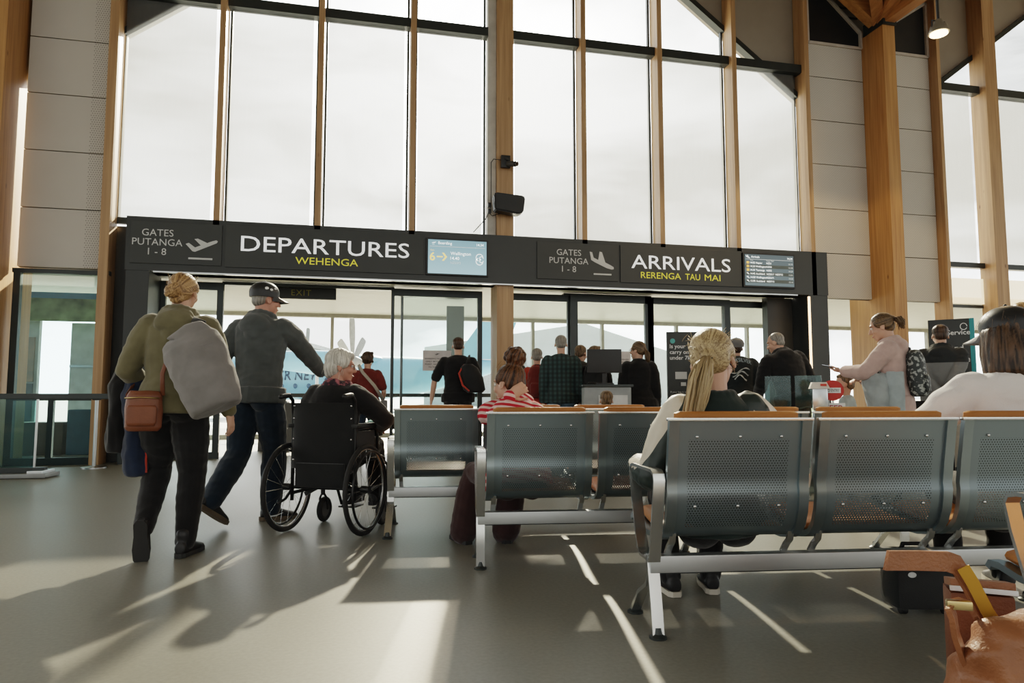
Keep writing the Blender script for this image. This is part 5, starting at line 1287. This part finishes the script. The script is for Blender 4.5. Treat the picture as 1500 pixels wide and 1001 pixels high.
t = in_frame(F, 'black_backpack', 'black backpack carried at the left side of the maroon top woman', 'backpack')
mb = MB(); mb.rings([((-.36, .10, z), (w_, 0, 0), (0, .10, 0)) for z, w_ in ((.93, .10), (.96, .16), (1.15, .17), (1.27, .14), (1.31, .06))], 20); mb.build('bag_body', UPH, t, True, 180); MB().tube([(-.40, .10, 1.30), (-.37, .12, 1.36), (-.31, .12, 1.36), (-.28, .10, 1.30)], .010, 6).build('grab_loop', BLACK, t)
F = stand('broad man in black t-shirt with a black and red bag on one shoulder', (1.36, 9.45), 6, 1.77, dict(mat=BLKC, kind='tee', sleeve=.80), dict(mat=BLKC), 'm', H_('crop', BROWNH), dict(hl=(-.36, .06, .88), el=(-1, -.5, 0), hr=(.22, .22, 1.05)), bw=1.14)
t = in_frame(F, 'shoulder_bag', 'black bag with red piping behind the right shoulder of the black t-shirt man', 'bag')
mb = MB(); mb.rings([((.17 + (z - 1.2) * -.25, -.22, z), (w_, 0, 0), (0, .09, 0)) for z, w_ in ((.98, .10), (1.02, .15), (1.18, .16), (1.32, .12), (1.37, .06))], 20); mb.build('bag_body', UPH, t, True, 180)
MB().tube([(.07, -.24, 1.36), (.0, -.27, 1.24), (.05, -.30, 1.08), (.14, -.31, 1.0)], .012, 6).build('piping', REDJ, t, True, 180); MB().tube([(.10, -.15, 1.36), (.15, -.04, 1.50), (.17, .10, 1.42), (.20, .16, 1.2)], .018, 8, .4).build('strap', UPH, t, True, 180)
stand('slim dark clothed person half hidden behind the striped woman', (2.33, 9.8), 10, 1.61, dict(mat=DKGREY, kind='jacket'), None, 'f', H_('bun', BROWNH), dict(head=(-40, 0, 0)))
F = stand('grey haired person in red jacket wearing a dark red backpack', (2.43, 9.2), 14, 1.60, dict(mat=REDJ, kind='jacket'), dict(mat=JEAN), 'f', H_('short', GREYS))
backpack(F, 'slim dark red backpack worn by the red jacket person', cloth('dark_red_pack', (.16, .03, .025)), .26, .42, .12)
PLAID = plaid('teal_plaid_flannel', (.022, .035, .035), (.045, .085, .085), (.015, .02, .022))
F = stand('tall man with cropped grey hair and dark teal plaid shirt standing in the queue', (2.60, 8.6), 14, 1.75, dict(mat=PLAID, kind='tee', sleeve=1, off=.02), dict(mat=BLUEJ), 'm', H_('crop', GREYS, fold=(.001, (40, 40, 40))), bw=1.06)
F = stand('person in dark grey coat pressed close beside the plaid shirt man', (2.98, 8.95), 16, 1.66, dict(mat=DKGREY, kind='jacket', drop=.22, off=.03), dict(mat=BLKC), 'm', H_('short', BROWN2), dict(pelvis=(0, 0, .93), head=(-30, -10, 0)), bw=1.1)
F = stand('short haired woman with a black backpack, right of the plaid shirt man', (3.07, 8.62), 18, 1.60, dict(mat=BLKC, kind='jacket', off=.02), dict(mat=BLKC), 'f', H_('curly', BROWN2))
backpack(F, 'boxy black backpack on the short haired woman in the queue', UPH, .30, .44, .15)
F = stand('woman with glasses, long tied hair and black jacket at the check counter', (3.50, 8.15), 20, 1.64, dict(mat=BLKC, kind='jacket', off=.024, drop=.08, aline=.03), dict(mat=BLUEJ), 'f', H_('pony', BROWN2, strands=50, tail=[(0, -.115, 0), (.005, -.14, -.05), (.01, -.14, -.13), (.01, -.13, -.2)]), dict(head=(58, 0, 0), hl=(-.27, .0, .86)), face=True, bw=1.12)
hd, k = F.hd, F.hk; gl = MB()
for s in (-1, 1): gl.wheel(hd(s * .032, .098, -.002), F.Rh @ V((s * .15, 1, 0)), .021 * k, .0022 * k, 18, 6); gl.tube([hd(s * .053, .094, .002), hd(s * .082, .0, .002)], .002 * k, 5)
gl.build('glasses', BLACK, F.root, True, 180)
stand('small brown haired child in front of the queue, only the head showing', (2.49, 6.64), 14, .93, dict(mat=DKGREY, kind='tee'), None, 'c', H_('short', BROWN2))
# the pair by the right pier
PRINT = cloth('faded_black_print_top', (.020, .026, .028))
F = stand('person in grey cap and printed black top with back turned, beside the black hoodie man', (4.74, 7.86), 20, 1.70, dict(mat=PRINT, kind='tee', sleeve=1, off=.03), dict(mat=BLKC), 'm', H_('short', BROWNH), dict(lean=(12, 16), head=(0, 6, 0)), bw=1.12)
cap(F, cloth('grey_cap_cloth', (.16, .16, .16)), None, 20, 0)
a, b = F.fr(.36); n_ = b; up = (F.sp(.42) - F.sp(.30)).normalized(); c0 = F.sp(.40) - b * (.150)
tm = text_mesh('QUIKSILVER', .050, M('pale_blue_print', (.30, .38, .42), .7), F.root, width=.30, name='back_lettering', bold=.01)
for v in tm.data.vertices:
    u = v.co.x - .15; v.co = c0 + a * u + up * (v.co.z + .03 * (1 - (u / .15) ** 2)) + b * (.035 * (abs(u) / .15) ** 2)
mb = MB()
for k_ in range(3):
    mb.tube([c0 + a * (x * (1 - .2 * k_)) + up * (-.09 - .045 * k_ + .035 * sin(x * 22 + k_)) + b * (.03 * (abs(x) / .15) ** 2) for x in [-.12 + .02 * i for i in range(13)]], [.004 + .008 * abs(sin(i * .8 + k_)) for i in range(13)], 6, .4)
mb.build('back_print', M('white_print', (.55, .58, .58), .7), F.root, True, 180)
F = stand('shaven headed man in black hoodie leaning left by the light strip', (4.98, 7.10), 8, 1.74, dict(mat=BLKC, kind='hoodie', off=.032, drop=.12, aline=.03), dict(mat=BLKC), 'm', H_('crop', GREYS, fold=(.001, (50, 50, 50))), dict(lean=(10, 20), tilt=-8, head=(46, -16, 0), hl=(-.30, .30, .95), hr=(.26, .2, .92)), bw=1.12, face=True)
# woman with the phone, boy, man in two tone jacket
F = stand('woman with ponytail in dusty pink hoodie looking down at her phone', (4.66, 5.205), -44, 1.69, dict(mat=PINK, kind='hoodie', off=.028, drop=.08), dict(mat=BLKC, off=.014), 'f', H_('pony', BROWN2, tz=.045, strands=50, wisps=30, tail=[(0, -.115, .045), (0, -.155, .04), (0, -.165, -.02), (0, -.15, -.08)]), dict(hl=(-.06, .40, 1.20), hr=(.10, .26, 1.12), el=(-1, -.7, -.6), er=(1, -.7, -.6), hdl=(.25, 1, .15), hnl=(.1, -.1, 1), hdr=(-.7, .7, 0), hnr=(0, -.2, -1), curl=30, head=(4, -16, 0)), bw=1.08, face=True, vox=.008)
backpack(F, 'patterned grey backpack with small pockets on the pink hoodie woman', M('leaf_print_nylon', (.05, .06, .065), .7, 0, .2, 34, .2, 90, col2=(.34, .37, .36), lo=.52, hi=.58), .27, .40, .14, .22)
t = in_frame(F, 'mobile_phone', 'mobile phone held up in the hand of the pink hoodie woman', 'phone')
MB().box(F.wl + V((.01, .115, .045)), (.072, .150, .009), rotm(0, 12), bev=.003).build('phone_body', BLACK, t); MB().box(F.wl + V((.01, .1135, .0505)), (.064, .138, .002), rotm(0, 12)).build('phone_screen', emit('phone_screen_glow', (.6, .66, .7), .6), t)
t = in_frame(F, 'denim_jacket', 'pale grey denim jacket hung over the arm of the pink hoodie woman', 'jacket')
mb = MB(); mb.rings([((-.14, .12 - (1.12 - z) * .10, z), (w_, 0, 0), (0, .11 + .02 * sin(z * 20), 0)) for z, w_ in ((1.13, .08), (1.08, .12), (.95, .135), (.82, .13), (.72, .115), (.68, .08))], 20)
obj('jacket_cloth', grow(mb, .010, 2, (.014, (14, 14, 6), 2.), 'jacket_cloth'), cloth('pale_denim', (.30, .34, .35)), t, True, 180)
mb = MB(); mb.rings([((-.20, -.03, z), (w_, 0, 0), (0, .07, 0)) for z, w_ in ((1.14, .03), (1.0, .045), (.8, .05), (.70, .045))], 14); obj('hanging_sleeve', grow(mb, .010, 2, (.010, (14, 14, 8), 4.), 'hanging_sleeve'), cloth('pale_denim_sleeve', (.34, .40, .42)), t, True, 180)
stand('small boy with short fair brown hair and pale blue shirt, facing left', (4.72, 5.86), -30, 1.11, dict(mat=PALEB, kind='tee', sleeve=.8), None, 'c', H_('short', BROWN2), dict(head=(20, 0, 0)), face=True)
TWO = bands('two_tone_fleece', (.19, .195, .195), (.035, .038, .040), 1, .5, 'Z', .01, .85, 1.31)
F = stand('man in grey and black two tone hoodie with hands joined behind his back', (6.48, 6.50), 47, 1.76, dict(mat=TWO, kind='hoodie', off=.026), dict(mat=BEIGE), 'm', H_('short', BROWNH), dict(hr=(.04, -.22, .93), hl=(-.03, -.20, .95), er=(1, -.3, .2), el=(-1, -.3, .2), head=(14, -8, 0)), bw=1.06)
stand('fair haired person standing beyond the black cap, mostly hidden', (5.25, 4.45), 30, 1.70, dict(mat=BEIGE, kind='jacket'), None, 'f', H_('bun', BLOND))

# ------------------------------------------------------------------ counter, signs, barriers
t = thing('check_counter', 'grey check counter with black monitor and notice in the queue', 'counter', (2.93, 7.84, 0), radians(-14))
MB().box((0, 0, .52), (.55, .45, 1.04), bev=.01).build('counter_body', M('counter_grey', (.30, .32, .32), .5), t); MB().box((0, 0, 1.055), (.60, .50, .03), bev=.006).build('counter_top', DARKM, t); MB().box((.06, -.235, .72), (.34, .012, .45)).build('white_panel', M('counter_white', (.62, .63, .62), .5), t)
t = thing('monitor', 'black back of a computer monitor on the check counter', 'monitor', (2.93, 7.88, 1.07), radians(-14))
MB().box((0, 0, .01), (.22, .16, .02), bev=.004).build('stand_base', BLACK, t); MB().box((0, .03, .1), (.05, .03, .2)).build('stand_neck', BLACK, t); MB().box((0, .0, .29), (.42, .035, .29), bev=.008).build('monitor_case', BLACK, t)
t = thing('carry_on_sign', 'tall dark standing sign asking Is your carry on under 7kg?', 'sign', (4.42, 8.75, 0), radians(-14))
MB().box((0, 0, .93), (.46, .05, 1.80), bev=.006).build('board', M('sign_slate', (.030, .036, .036), .45), t); MB().box((0, 0, .015), (.5, .36, .03), bev=.006).build('base', DARKM, t)
for k, (s_, z) in enumerate((('Is your', 1.60), ('carry on', 1.52), ('under 7kg?', 1.44))): text_mesh(s_, .055, WHITE, t, at=(-.19, -.0265, z), bold=.01)
MB().cyl((-.15, -.0262, 1.70), (-.15, -.030, 1.70), .035, n=20).build('round_badge', M('teal_badge', (.10, .42, .40), .5), t)
MB().box((-.04, -.027, 1.22), (.16, .004, .10)).build('bag_symbol', SILV, t, False); MB().box((-.01, -.027, 1.10), (.07, .004, .05)).build('small_bag_symbol', SILV, t, False); text_mesh('If your bag is over 7kg', .025, SILV, t, at=(-.19, -.0265, .98)); text_mesh('please check it in', .025, SILV, t, at=(-.19, -.0265, .93))
def notice(label, loc, w_, h_):
    t = thing('door_notice', label, 'notice', loc)
    MB().box((0, 0, h_ / 2), (w_, .006, h_)).build('paper', M('notice_paper', (.62, .58, .57), .6), t, False)
    for k, s_ in enumerate(('BOARDING PASSENGERS', 'ONLY BEYOND THIS', 'POINT. NO RE-ENTRY', 'TO THE LOUNGE')): text_mesh(s_, .024, BLACK, t, at=(0, -.0045, h_ * .56 - k * .045), align='CENTER', width=w_ * (.84, .8, .84, .6)[k], bold=.01)
    flat_icon(TAKEOFF[:1], BLACK, t, 'aircraft_symbol', (0, -.003, h_ * .82), .07, .002)
notice('pale paper notice stuck on the glass door left of the black t-shirt man', (1.24, 11.0, 1.34), .46, .33)
notice('pale paper notice on the glass behind the woman with glasses', (4.36, 11.0, 1.36), .42, .34)
t = thing('glass_gate', 'low teal glass gate panels beside the red no entry disc', 'gate', (4.52, 6.42, 0), radians(-38))
MB().box((-.17, .05, .66), (.26, .012, .98)).build('glass_panel', GLASST, t, False); MB().box((.13, .05, .66), (.26, .012, .98)).build('glass_panel', GLASST, t, False); MB().box((-.02, .05, .09), (.60, .07, .18)).build('floor_channel', STEEL, t, False)
t = thing('scanner_post', 'chrome scanner post with white sloped cap beside the no entry disc', 'post', (4.13, 5.54, 0), radians(-30))
MB().cyl((0, 0, 0), (0, 0, .98), .028, n=18).build('pole', STEEL, t); MB().cyl((.075, 0, 0), (.075, 0, .92), .028, n=18).build('pole', STEEL, t); MB().box((.02, -.03, .90), (.13, .08, .20), bev=.015).build('scanner_box', M('scanner_chrome', (.5, .52, .53), .2, 1.), t)
mb = MB(); mb.prism([(-.065, -.07, 1.0), (.105, -.07, 1.0), (.08, -.05, 1.06), (-.04, -.05, 1.06)], (0, .14, 0)); mb.build('cap', M('white_cap', (.72, .68, .62), .5), t, False); MB().box((.05, -.068, 1.035), (.05, .012, .02)).build('red_label', M('red_label', (.6, .05, .03), .5), t, False)
t = thing('no_entry_sign', 'round red no entry sign above a white KEEP CLEAR plate on the glass gate', 'sign', (4.235, 5.46, 0), radians(-38))
MB().cyl((0, 0, .985), (0, -.012, .985), .094, n=40).build('red_disc', M('sign_red', (.55, .035, .025), .5), t, False)
MB().box((0, -.016, .985), (.135, .006, .048)).build('white_bar', WHITE, t, False); text_mesh('NO ENTRY', .026, BLACK, t, at=(0, -.0205, .972), align='CENTER', width=.115)
MB().box((0, -.006, .78), (.20, .010, .18)).build('white_plate', WHITE, t, False); text_mesh('KEEP', .050, M('maroon_text', (.28, .03, .05), .5), t, at=(0, -.013, .80), align='CENTER', bold=.02); text_mesh('CLEAR', .050, M('maroon_text_low', (.28, .03, .05), .5), t, at=(0, -.013, .72), align='CENTER', bold=.02)
MB().cyl((0, .01, 0), (0, .01, 1.05), .010, n=10).build('support_rod', STEEL, t)
t = thing('information_totem', 'black information totem with teal edge behind the two tone hoodie man', 'sign', (7.30, 7.15, 0), radians(-48))
MB().box((-.03, 0, .95), (.44, .10, 1.90), bev=.006).build('board', M('totem_black', (.020, .024, .024), .4), t); MB().box((.215, 0, .95), (.05, .105, 1.90), bev=.004).build('teal_edge', M('totem_teal', (.02, .30, .34), .4), t)
text_mesh('Service', .06, WHITE, t, at=(-.05, -.053, 1.70), bold=.01); text_mesh('and', .07, WHITE, t, at=(-.02, -.053, 1.50), bold=.01); text_mesh('Assistance', .07, WHITE, t, at=(-.15, -.053, 1.36), bold=.01, width=.33)
mb = MB(); mb.strip([(.13 + .035 * cos(a_ * .1), -.054, 1.80 + .04 * sin(a_ * .1)) for a_ in range(0, 60)], .003, .008, (0, 1, 0)); mb.build('curl_emblem', WHITE, t, False)
t = thing('floor_sign', 'grey A-frame board forbidding smoking or vaping and mobile phones beyond the doors', 'sign', (-1.36, 12.45, 0), radians(-2))
mb = MB(); mb.prism([(-.28, -.10, 0), (-.28, .02, .82), (-.28, .05, .82), (-.28, .0, 0)], (.56, 0, 0)); mb.build('front_board', M('aframe_grey', (.085, .083, .08), .5), t, False)
mb = MB(); mb.prism([(-.28, .22, 0), (-.28, .06, .80), (-.28, .09, .80), (-.28, .26, 0)], (.56, 0, 0)); mb.build('rear_board', M('aframe_rear', (.10, .10, .10), .5), t, False)
for s_, z in (('No smoking', .66), ('or vaping', .60), ('Do not use', .43), ('mobile phones', .37)):
    o = text_mesh(s_, .036, SILV, t, rotx=radians(81.7), at=(-.10, -.10 + z * .146 - .004, z))
for z in (.63, .40): MB().cyl((-.19, -.10 + z * .146 - .002, z), (-.19, -.10 + z * .146 - .008, z), .055, n=24).build('ban_disc', M('ban_disc_red', (.45, .30, .28), .5), t, False)
MB().box((0, -.02, .86), (.18, .02, .08)).build('handle_slot', WHITE, t, False)
t = thing('hazard_post', 'slim striped red white and green post right of the A-frame board', 'post', (-1.02, 12.55, 0))
for k in range(6): MB().box((0, 0, .06 + k * .12), (.07, .07, .118)).build('band', M('band_colour', [(.6, .08, .05), (.7, .7, .68), (.10, .35, .2)][k % 3], .6), t, False)
t = thing('banner_pylon', 'tall dark information pylon seen through the departures glass door', 'sign', (1.85, 13.3, 0), radians(-4))
MB().box((0, 0, 1.35), (.34, .12, 2.70)).build('pylon', M('pylon_grey', (.10, .12, .12), .5), t, False); MB().box((0, -.065, 1.15), (.28, .01, 1.0)).build('printed_panel', M('pylon_print', (.25, .28, .28), .5, 0, .3, 25), t, False)

# ------------------------------------------------------------------ foreground right: bags by the bench
TANL = M('tan_saddle_leather', (.26, .105, .045), .42, 0, .18, 7, .25, 120); YELS = M('golden_lit_strap_edge', (.50, .27, .035), .5, 0, .1)
t = thing('tan_leather_bag', 'crumpled tan leather bag with wide stitched straps at the bottom right corner', 'bag', (1.60, 1.35, 0), radians(-30))
Q = Matrix.Rotation(radians(30), 3, 'Z'); O_ = V((1.60, 1.35, 0))
loc_ = lambda *ps: [Q @ (V(p) - O_) for p in ps]
mb = MB(); mb.rings([((0.02, 0, z), (w_, 0, 0), (0, d_, 0)) for z, w_, d_ in ((0, .18, .09), (.02, .22, .12), (.16, .23, .12), (.28, .20, .10), (.36, .17, .07), (.40, .12, .04))], 26)
bag = obj('bag_body', grow(mb, .009, 1, (.034, (8, 8, 8), 2.), 'bag_body'), TANL, t, True, 180)
mb = MB(); mb.strip(loc_((1.325, 1.530, .512), (1.40, 1.513, .512), (1.475, 1.495, .510), (1.502, 1.492, .500), (1.525, 1.488, .461), (1.560, 1.484, .391), (1.60, 1.47, .325)), .050, .014, Q @ V((0, .0, 1)) + Q @ V((.35, 0, .2)))
mb.build('wide_strap', TANL, t, True, 40)
mb = MB(); mb.strip(loc_((1.498, 1.470, .500), (1.521, 1.466, .461), (1.556, 1.462, .391), (1.596, 1.45, .325)), .006, .030, (0, 1, 0)); mb.build('strap_edge', YELS, t, True, 40)  # golden light along the strap edge, put into the colour
mb = MB(); mb.strip(loc_((1.405, 1.425, .425), (1.411, 1.42, .40), (1.42, 1.424, .356), (1.441, 1.424, .298), (1.475, 1.422, .24)), .046, .012, (.4, 1, .1)); mb.build('side_strap', TANL, t, True, 40)
mb = MB(); mb.strip(loc_((1.405, 1.425, .425), (1.45, 1.44, .425), (1.50, 1.46, .41), (1.52, 1.45, .36), (1.53, 1.43, .30)), .040, .012, (.1, 1, .2)); mb.build('handle', TANL, t, True, 40)
MB().box(loc_((1.425, 1.415, .428))[0], (.055, .02, .022), bev=.006).build('buckle', M('brass_buckle', (.62, .48, .25), .25, 1.), t)
t = thing('black_cabin_bag', 'small black bag with pale badge on the floor under the nearest bench', 'bag', (2.40, 2.60, 0), radians(-14))
mb = MB(); mb.box((0, 0, .14), (.24, .16, .24), bev=.03); mb.build('case', M('cabin_bag_nylon', (.012, .013, .014), .6, 0, .1, 30, .2, 300), t, True, 60)
for s in (-1, 1): MB().cyl((s * .09 - .012, -.05, .022), (s * .09 + .012, -.05, .022), .022, n=18).build('wheel', BLACK, t)
MB().ball((-.06, -.082, .17), (.018, .004, .012), sub=3).build('badge', WHITE, t); mb = MB(); mb.tube([(-.06, 0, .26), (-.05, 0, .285), (.05, 0, .285), (.06, 0, .26)], .010, 8); mb.build('carry_handle', BLACK, t, True, 180)
t = thing('brown_case', 'small flat brown case with pale metal edge propped beside the tan bag', 'case', (1.80, 1.72, .0), radians(-35))
MB().box((0, 0, .18), (.16, .12, .36), bev=.012).build('case_body', LEATH, t); MB().box((0, -.02, .382), (.16, .10, .022), rotm(0, -10), bev=.004).build('lid', TANL, t); MB().box((0, -.072, .375), (.165, .012, .014), rotm(0, -10)).build('metal_edge', STEEL, t, False)
t = thing('airport_bench', 'end of a closer steel bench cut off by the right edge', 'bench', (1.93, 1.40, 0), radians(-8), 'rows of perforated steel airport seating')
# the closer bench at the right edge: one seat and its armrest
arm(t, -.035); leg(t, -.035, .02, .34); seat(t, .02); MB().box((.28, .085, .268), (.66, .06, .066), bev=.006).build('beam', SEATBEAM, t)

# ------------------------------------------------------------------ aircraft on the apron
PALE = M('pale_blue_fuselage', (.22, .46, .62), .35, 0, .04, .4); WINGM = M('wing_grey', (.42, .46, .48), .45); PROPM = M('propeller_grey', (.22, .23, .23), .5)
t = thing('propeller_aircraft', 'pale blue propeller aircraft parked outside the departures doors', 'aircraft', (-7.2, 47.4, 0), radians(-10))
mb = MB(); mb.rings([((x, 0, z), (0, r, 0), (0, 0, r * 1.02)) for x, z, r in ((-6.6, 1.7, .1), (-6.3, 1.8, .55), (-5.2, 1.98, 1.05), (-3.6, 2.1, 1.34), (-2, 2.12, 1.40), (3, 2.12, 1.40), (9, 2.15, 1.40), (12, 2.35, 1.1), (15.5, 2.8, .55), (17.5, 3.1, .15))], 36); fus = mb.build('fuselage', PALE, t, True, 60)
for i in range(14): MB().ball((-3.2 + i * .85, -1.31, 1.62), (.14, .05, .20), sub=2).build('cabin_window', M('cabin_window_glass', (.03, .10, .20), .2), fus)
mb = MB(); mb.rings([((x, -.2, 3.25), (0, w_, 0), (0, 0, h_)) for x, w_, h_ in ((2.2, .2, .1), (3.2, 1.1, .42), (5.5, 1.3, .55), (8.2, 1.1, .42), (9.6, .2, .1))], 24); mb.build('wing_fairing', PALE, fus, True, 60)
tx = text_mesh('AIR NEW ZEALAND', .62, M('navy_titles', (.02, .05, .10), .5), fus, at=(2.2, -1.36, 1.98), width=6.5, bold=.02)
for v in tx.data.vertices: v.co.y = -sqrt(max(.01, 1.405 ** 2 - (v.co.z - 2.12) ** 2)) - .02
mb = MB(); mb.prism([(3.4, 10, 3.55), (3.9, -12, 3.75), (5.5, -12, 3.75), (6.6, 0, 3.55), (5.9, 10, 3.55)], (0, 0, .22)); mb.build('wing', WINGM, t, False)
mb = MB(); mb.prism([(13.6, -.12, 3.4), (16.8, -.12, 3.4), (18.2, -.12, 7.0), (16.2, -.12, 7.0)], (0, .24, 0)); mb.build('tail_fin', PALE, t, False)
for x in (-5, 5.2): MB().cyl((x, -.6, .38), (x, -.3, .38), .38, n=24).build('landing_wheel', RUB, t); MB().cyl((x, -.45, .38), (x, -.45, 1.2), .08, n=10).build('landing_strut', STEEL, t)
def propeller(label, loc, rot, az, nac=True):
    t = thing('engine_with_propeller', label, 'propeller', loc, az)
    mb = MB(); mb.rings([((0, -y, 0), (r, 0, 0), (0, 0, r)) for y, r in ((-.1, .02), (.0, .14), (.2, .25), (.42, .31), (.5, .31))], 24); mb.build('spinner', PROPM, t, True, 60)
    for k in range(6):
        a = rot + k * pi / 3; d = V((cos(a), 0, sin(a))); q = V((-sin(a), 0, cos(a))); rs = []
        for f, w_ in ((.12, .07), (.3, .13), (.55, .17), (.8, .175), (.95, .16), (1., .12)): rs.append((d * f * 1.98 + V((0, -.38, 0)), (q * .85 + V((0, .5, 0))) * w_, V((0, .02, 0)) + q * .01))
        MB().rings(rs, 12).build('propeller_blade', PROPM, t, True, 60)
    mb = MB(); mb.rings([((0, -y, z), (r * .8, 0, 0), (0, 0, r)) for y, r, z in ((.5, .36, 0), (.9, .48, 0), (2.2, .55, 0), (4., .4, .1), (5.2, .1, .2))], 22); mb.build('engine_cowl', PALE, t, True, 60)
    MB().cyl((0, -2, -.4), (0, -2, -loc[2] + .02), .07, n=10).build('main_leg', STEEL, t)
    MB().cyl((-.2, -2, -loc[2] + .36), (.2, -2, -loc[2] + .36), .36, n=24).build('main_wheel', RUB, t)
propeller('grey engine propeller with tall blades above the maroon top woman', (.12, 31.0, 2.45), radians(84), radians(-108))
propeller('grey engine propeller standing left of the white haired woman', (-3.35, 52.0, 4.0), radians(96), radians(-108))
t = thing('boarding_stairs', 'white boarding stairs standing against the pale blue fuselage', 'stairs', (-7.6, 43.0, 0), radians(30))
mb = MB()
for k in range(7): mb.box((0, k * .24, .14 + k * .2), (.8, .26, .05))
mb.build('treads', WINGM, t, False)
for s in (-1, 1): MB().bar((s * .42, -.1, .1), (s * .42, 1.6, 1.5), .05, .12).build('stringer', WHITE, t, False); MB().bar((s * .42, -.1, 1.0), (s * .42, 1.6, 2.4), .04, .04).build('handrail', WHITE, t, False); MB().bar((s * .42, -.1, .1), (s * .42, -.1, 1.0), .04, .04).build('rail_post', WHITE, t, False); MB().bar((s * .42, 1.6, 0), (s * .42, 1.6, 2.4), .04, .04).build('rail_post', WHITE, t, False)
t = thing('hangar', 'grey hangar with sloping roof far across the apron, paled to imitate haze', 'building', (21, 74, 0), radians(-8))
mb = MB(); mb.prism([(-14, 0, 0), (14, 0, 0), (14, 0, 6.0), (4, 0, 9.2), (-14, 0, 6.4)], (0, 20, 0)); mb.build('shed', M('haze_paled_sheet', (.66, .70, .72), .6, 0, .06, .6), t, False)  # hangar in place of a hill and wing; haze put into its pale colour
for x in (-9, 0, 9): MB().box((x, -.1, 2.2), (5.4, .2, 4.4)).build('roller_door', M('haze_paled_door', (.52, .56, .58), .6), t, False)
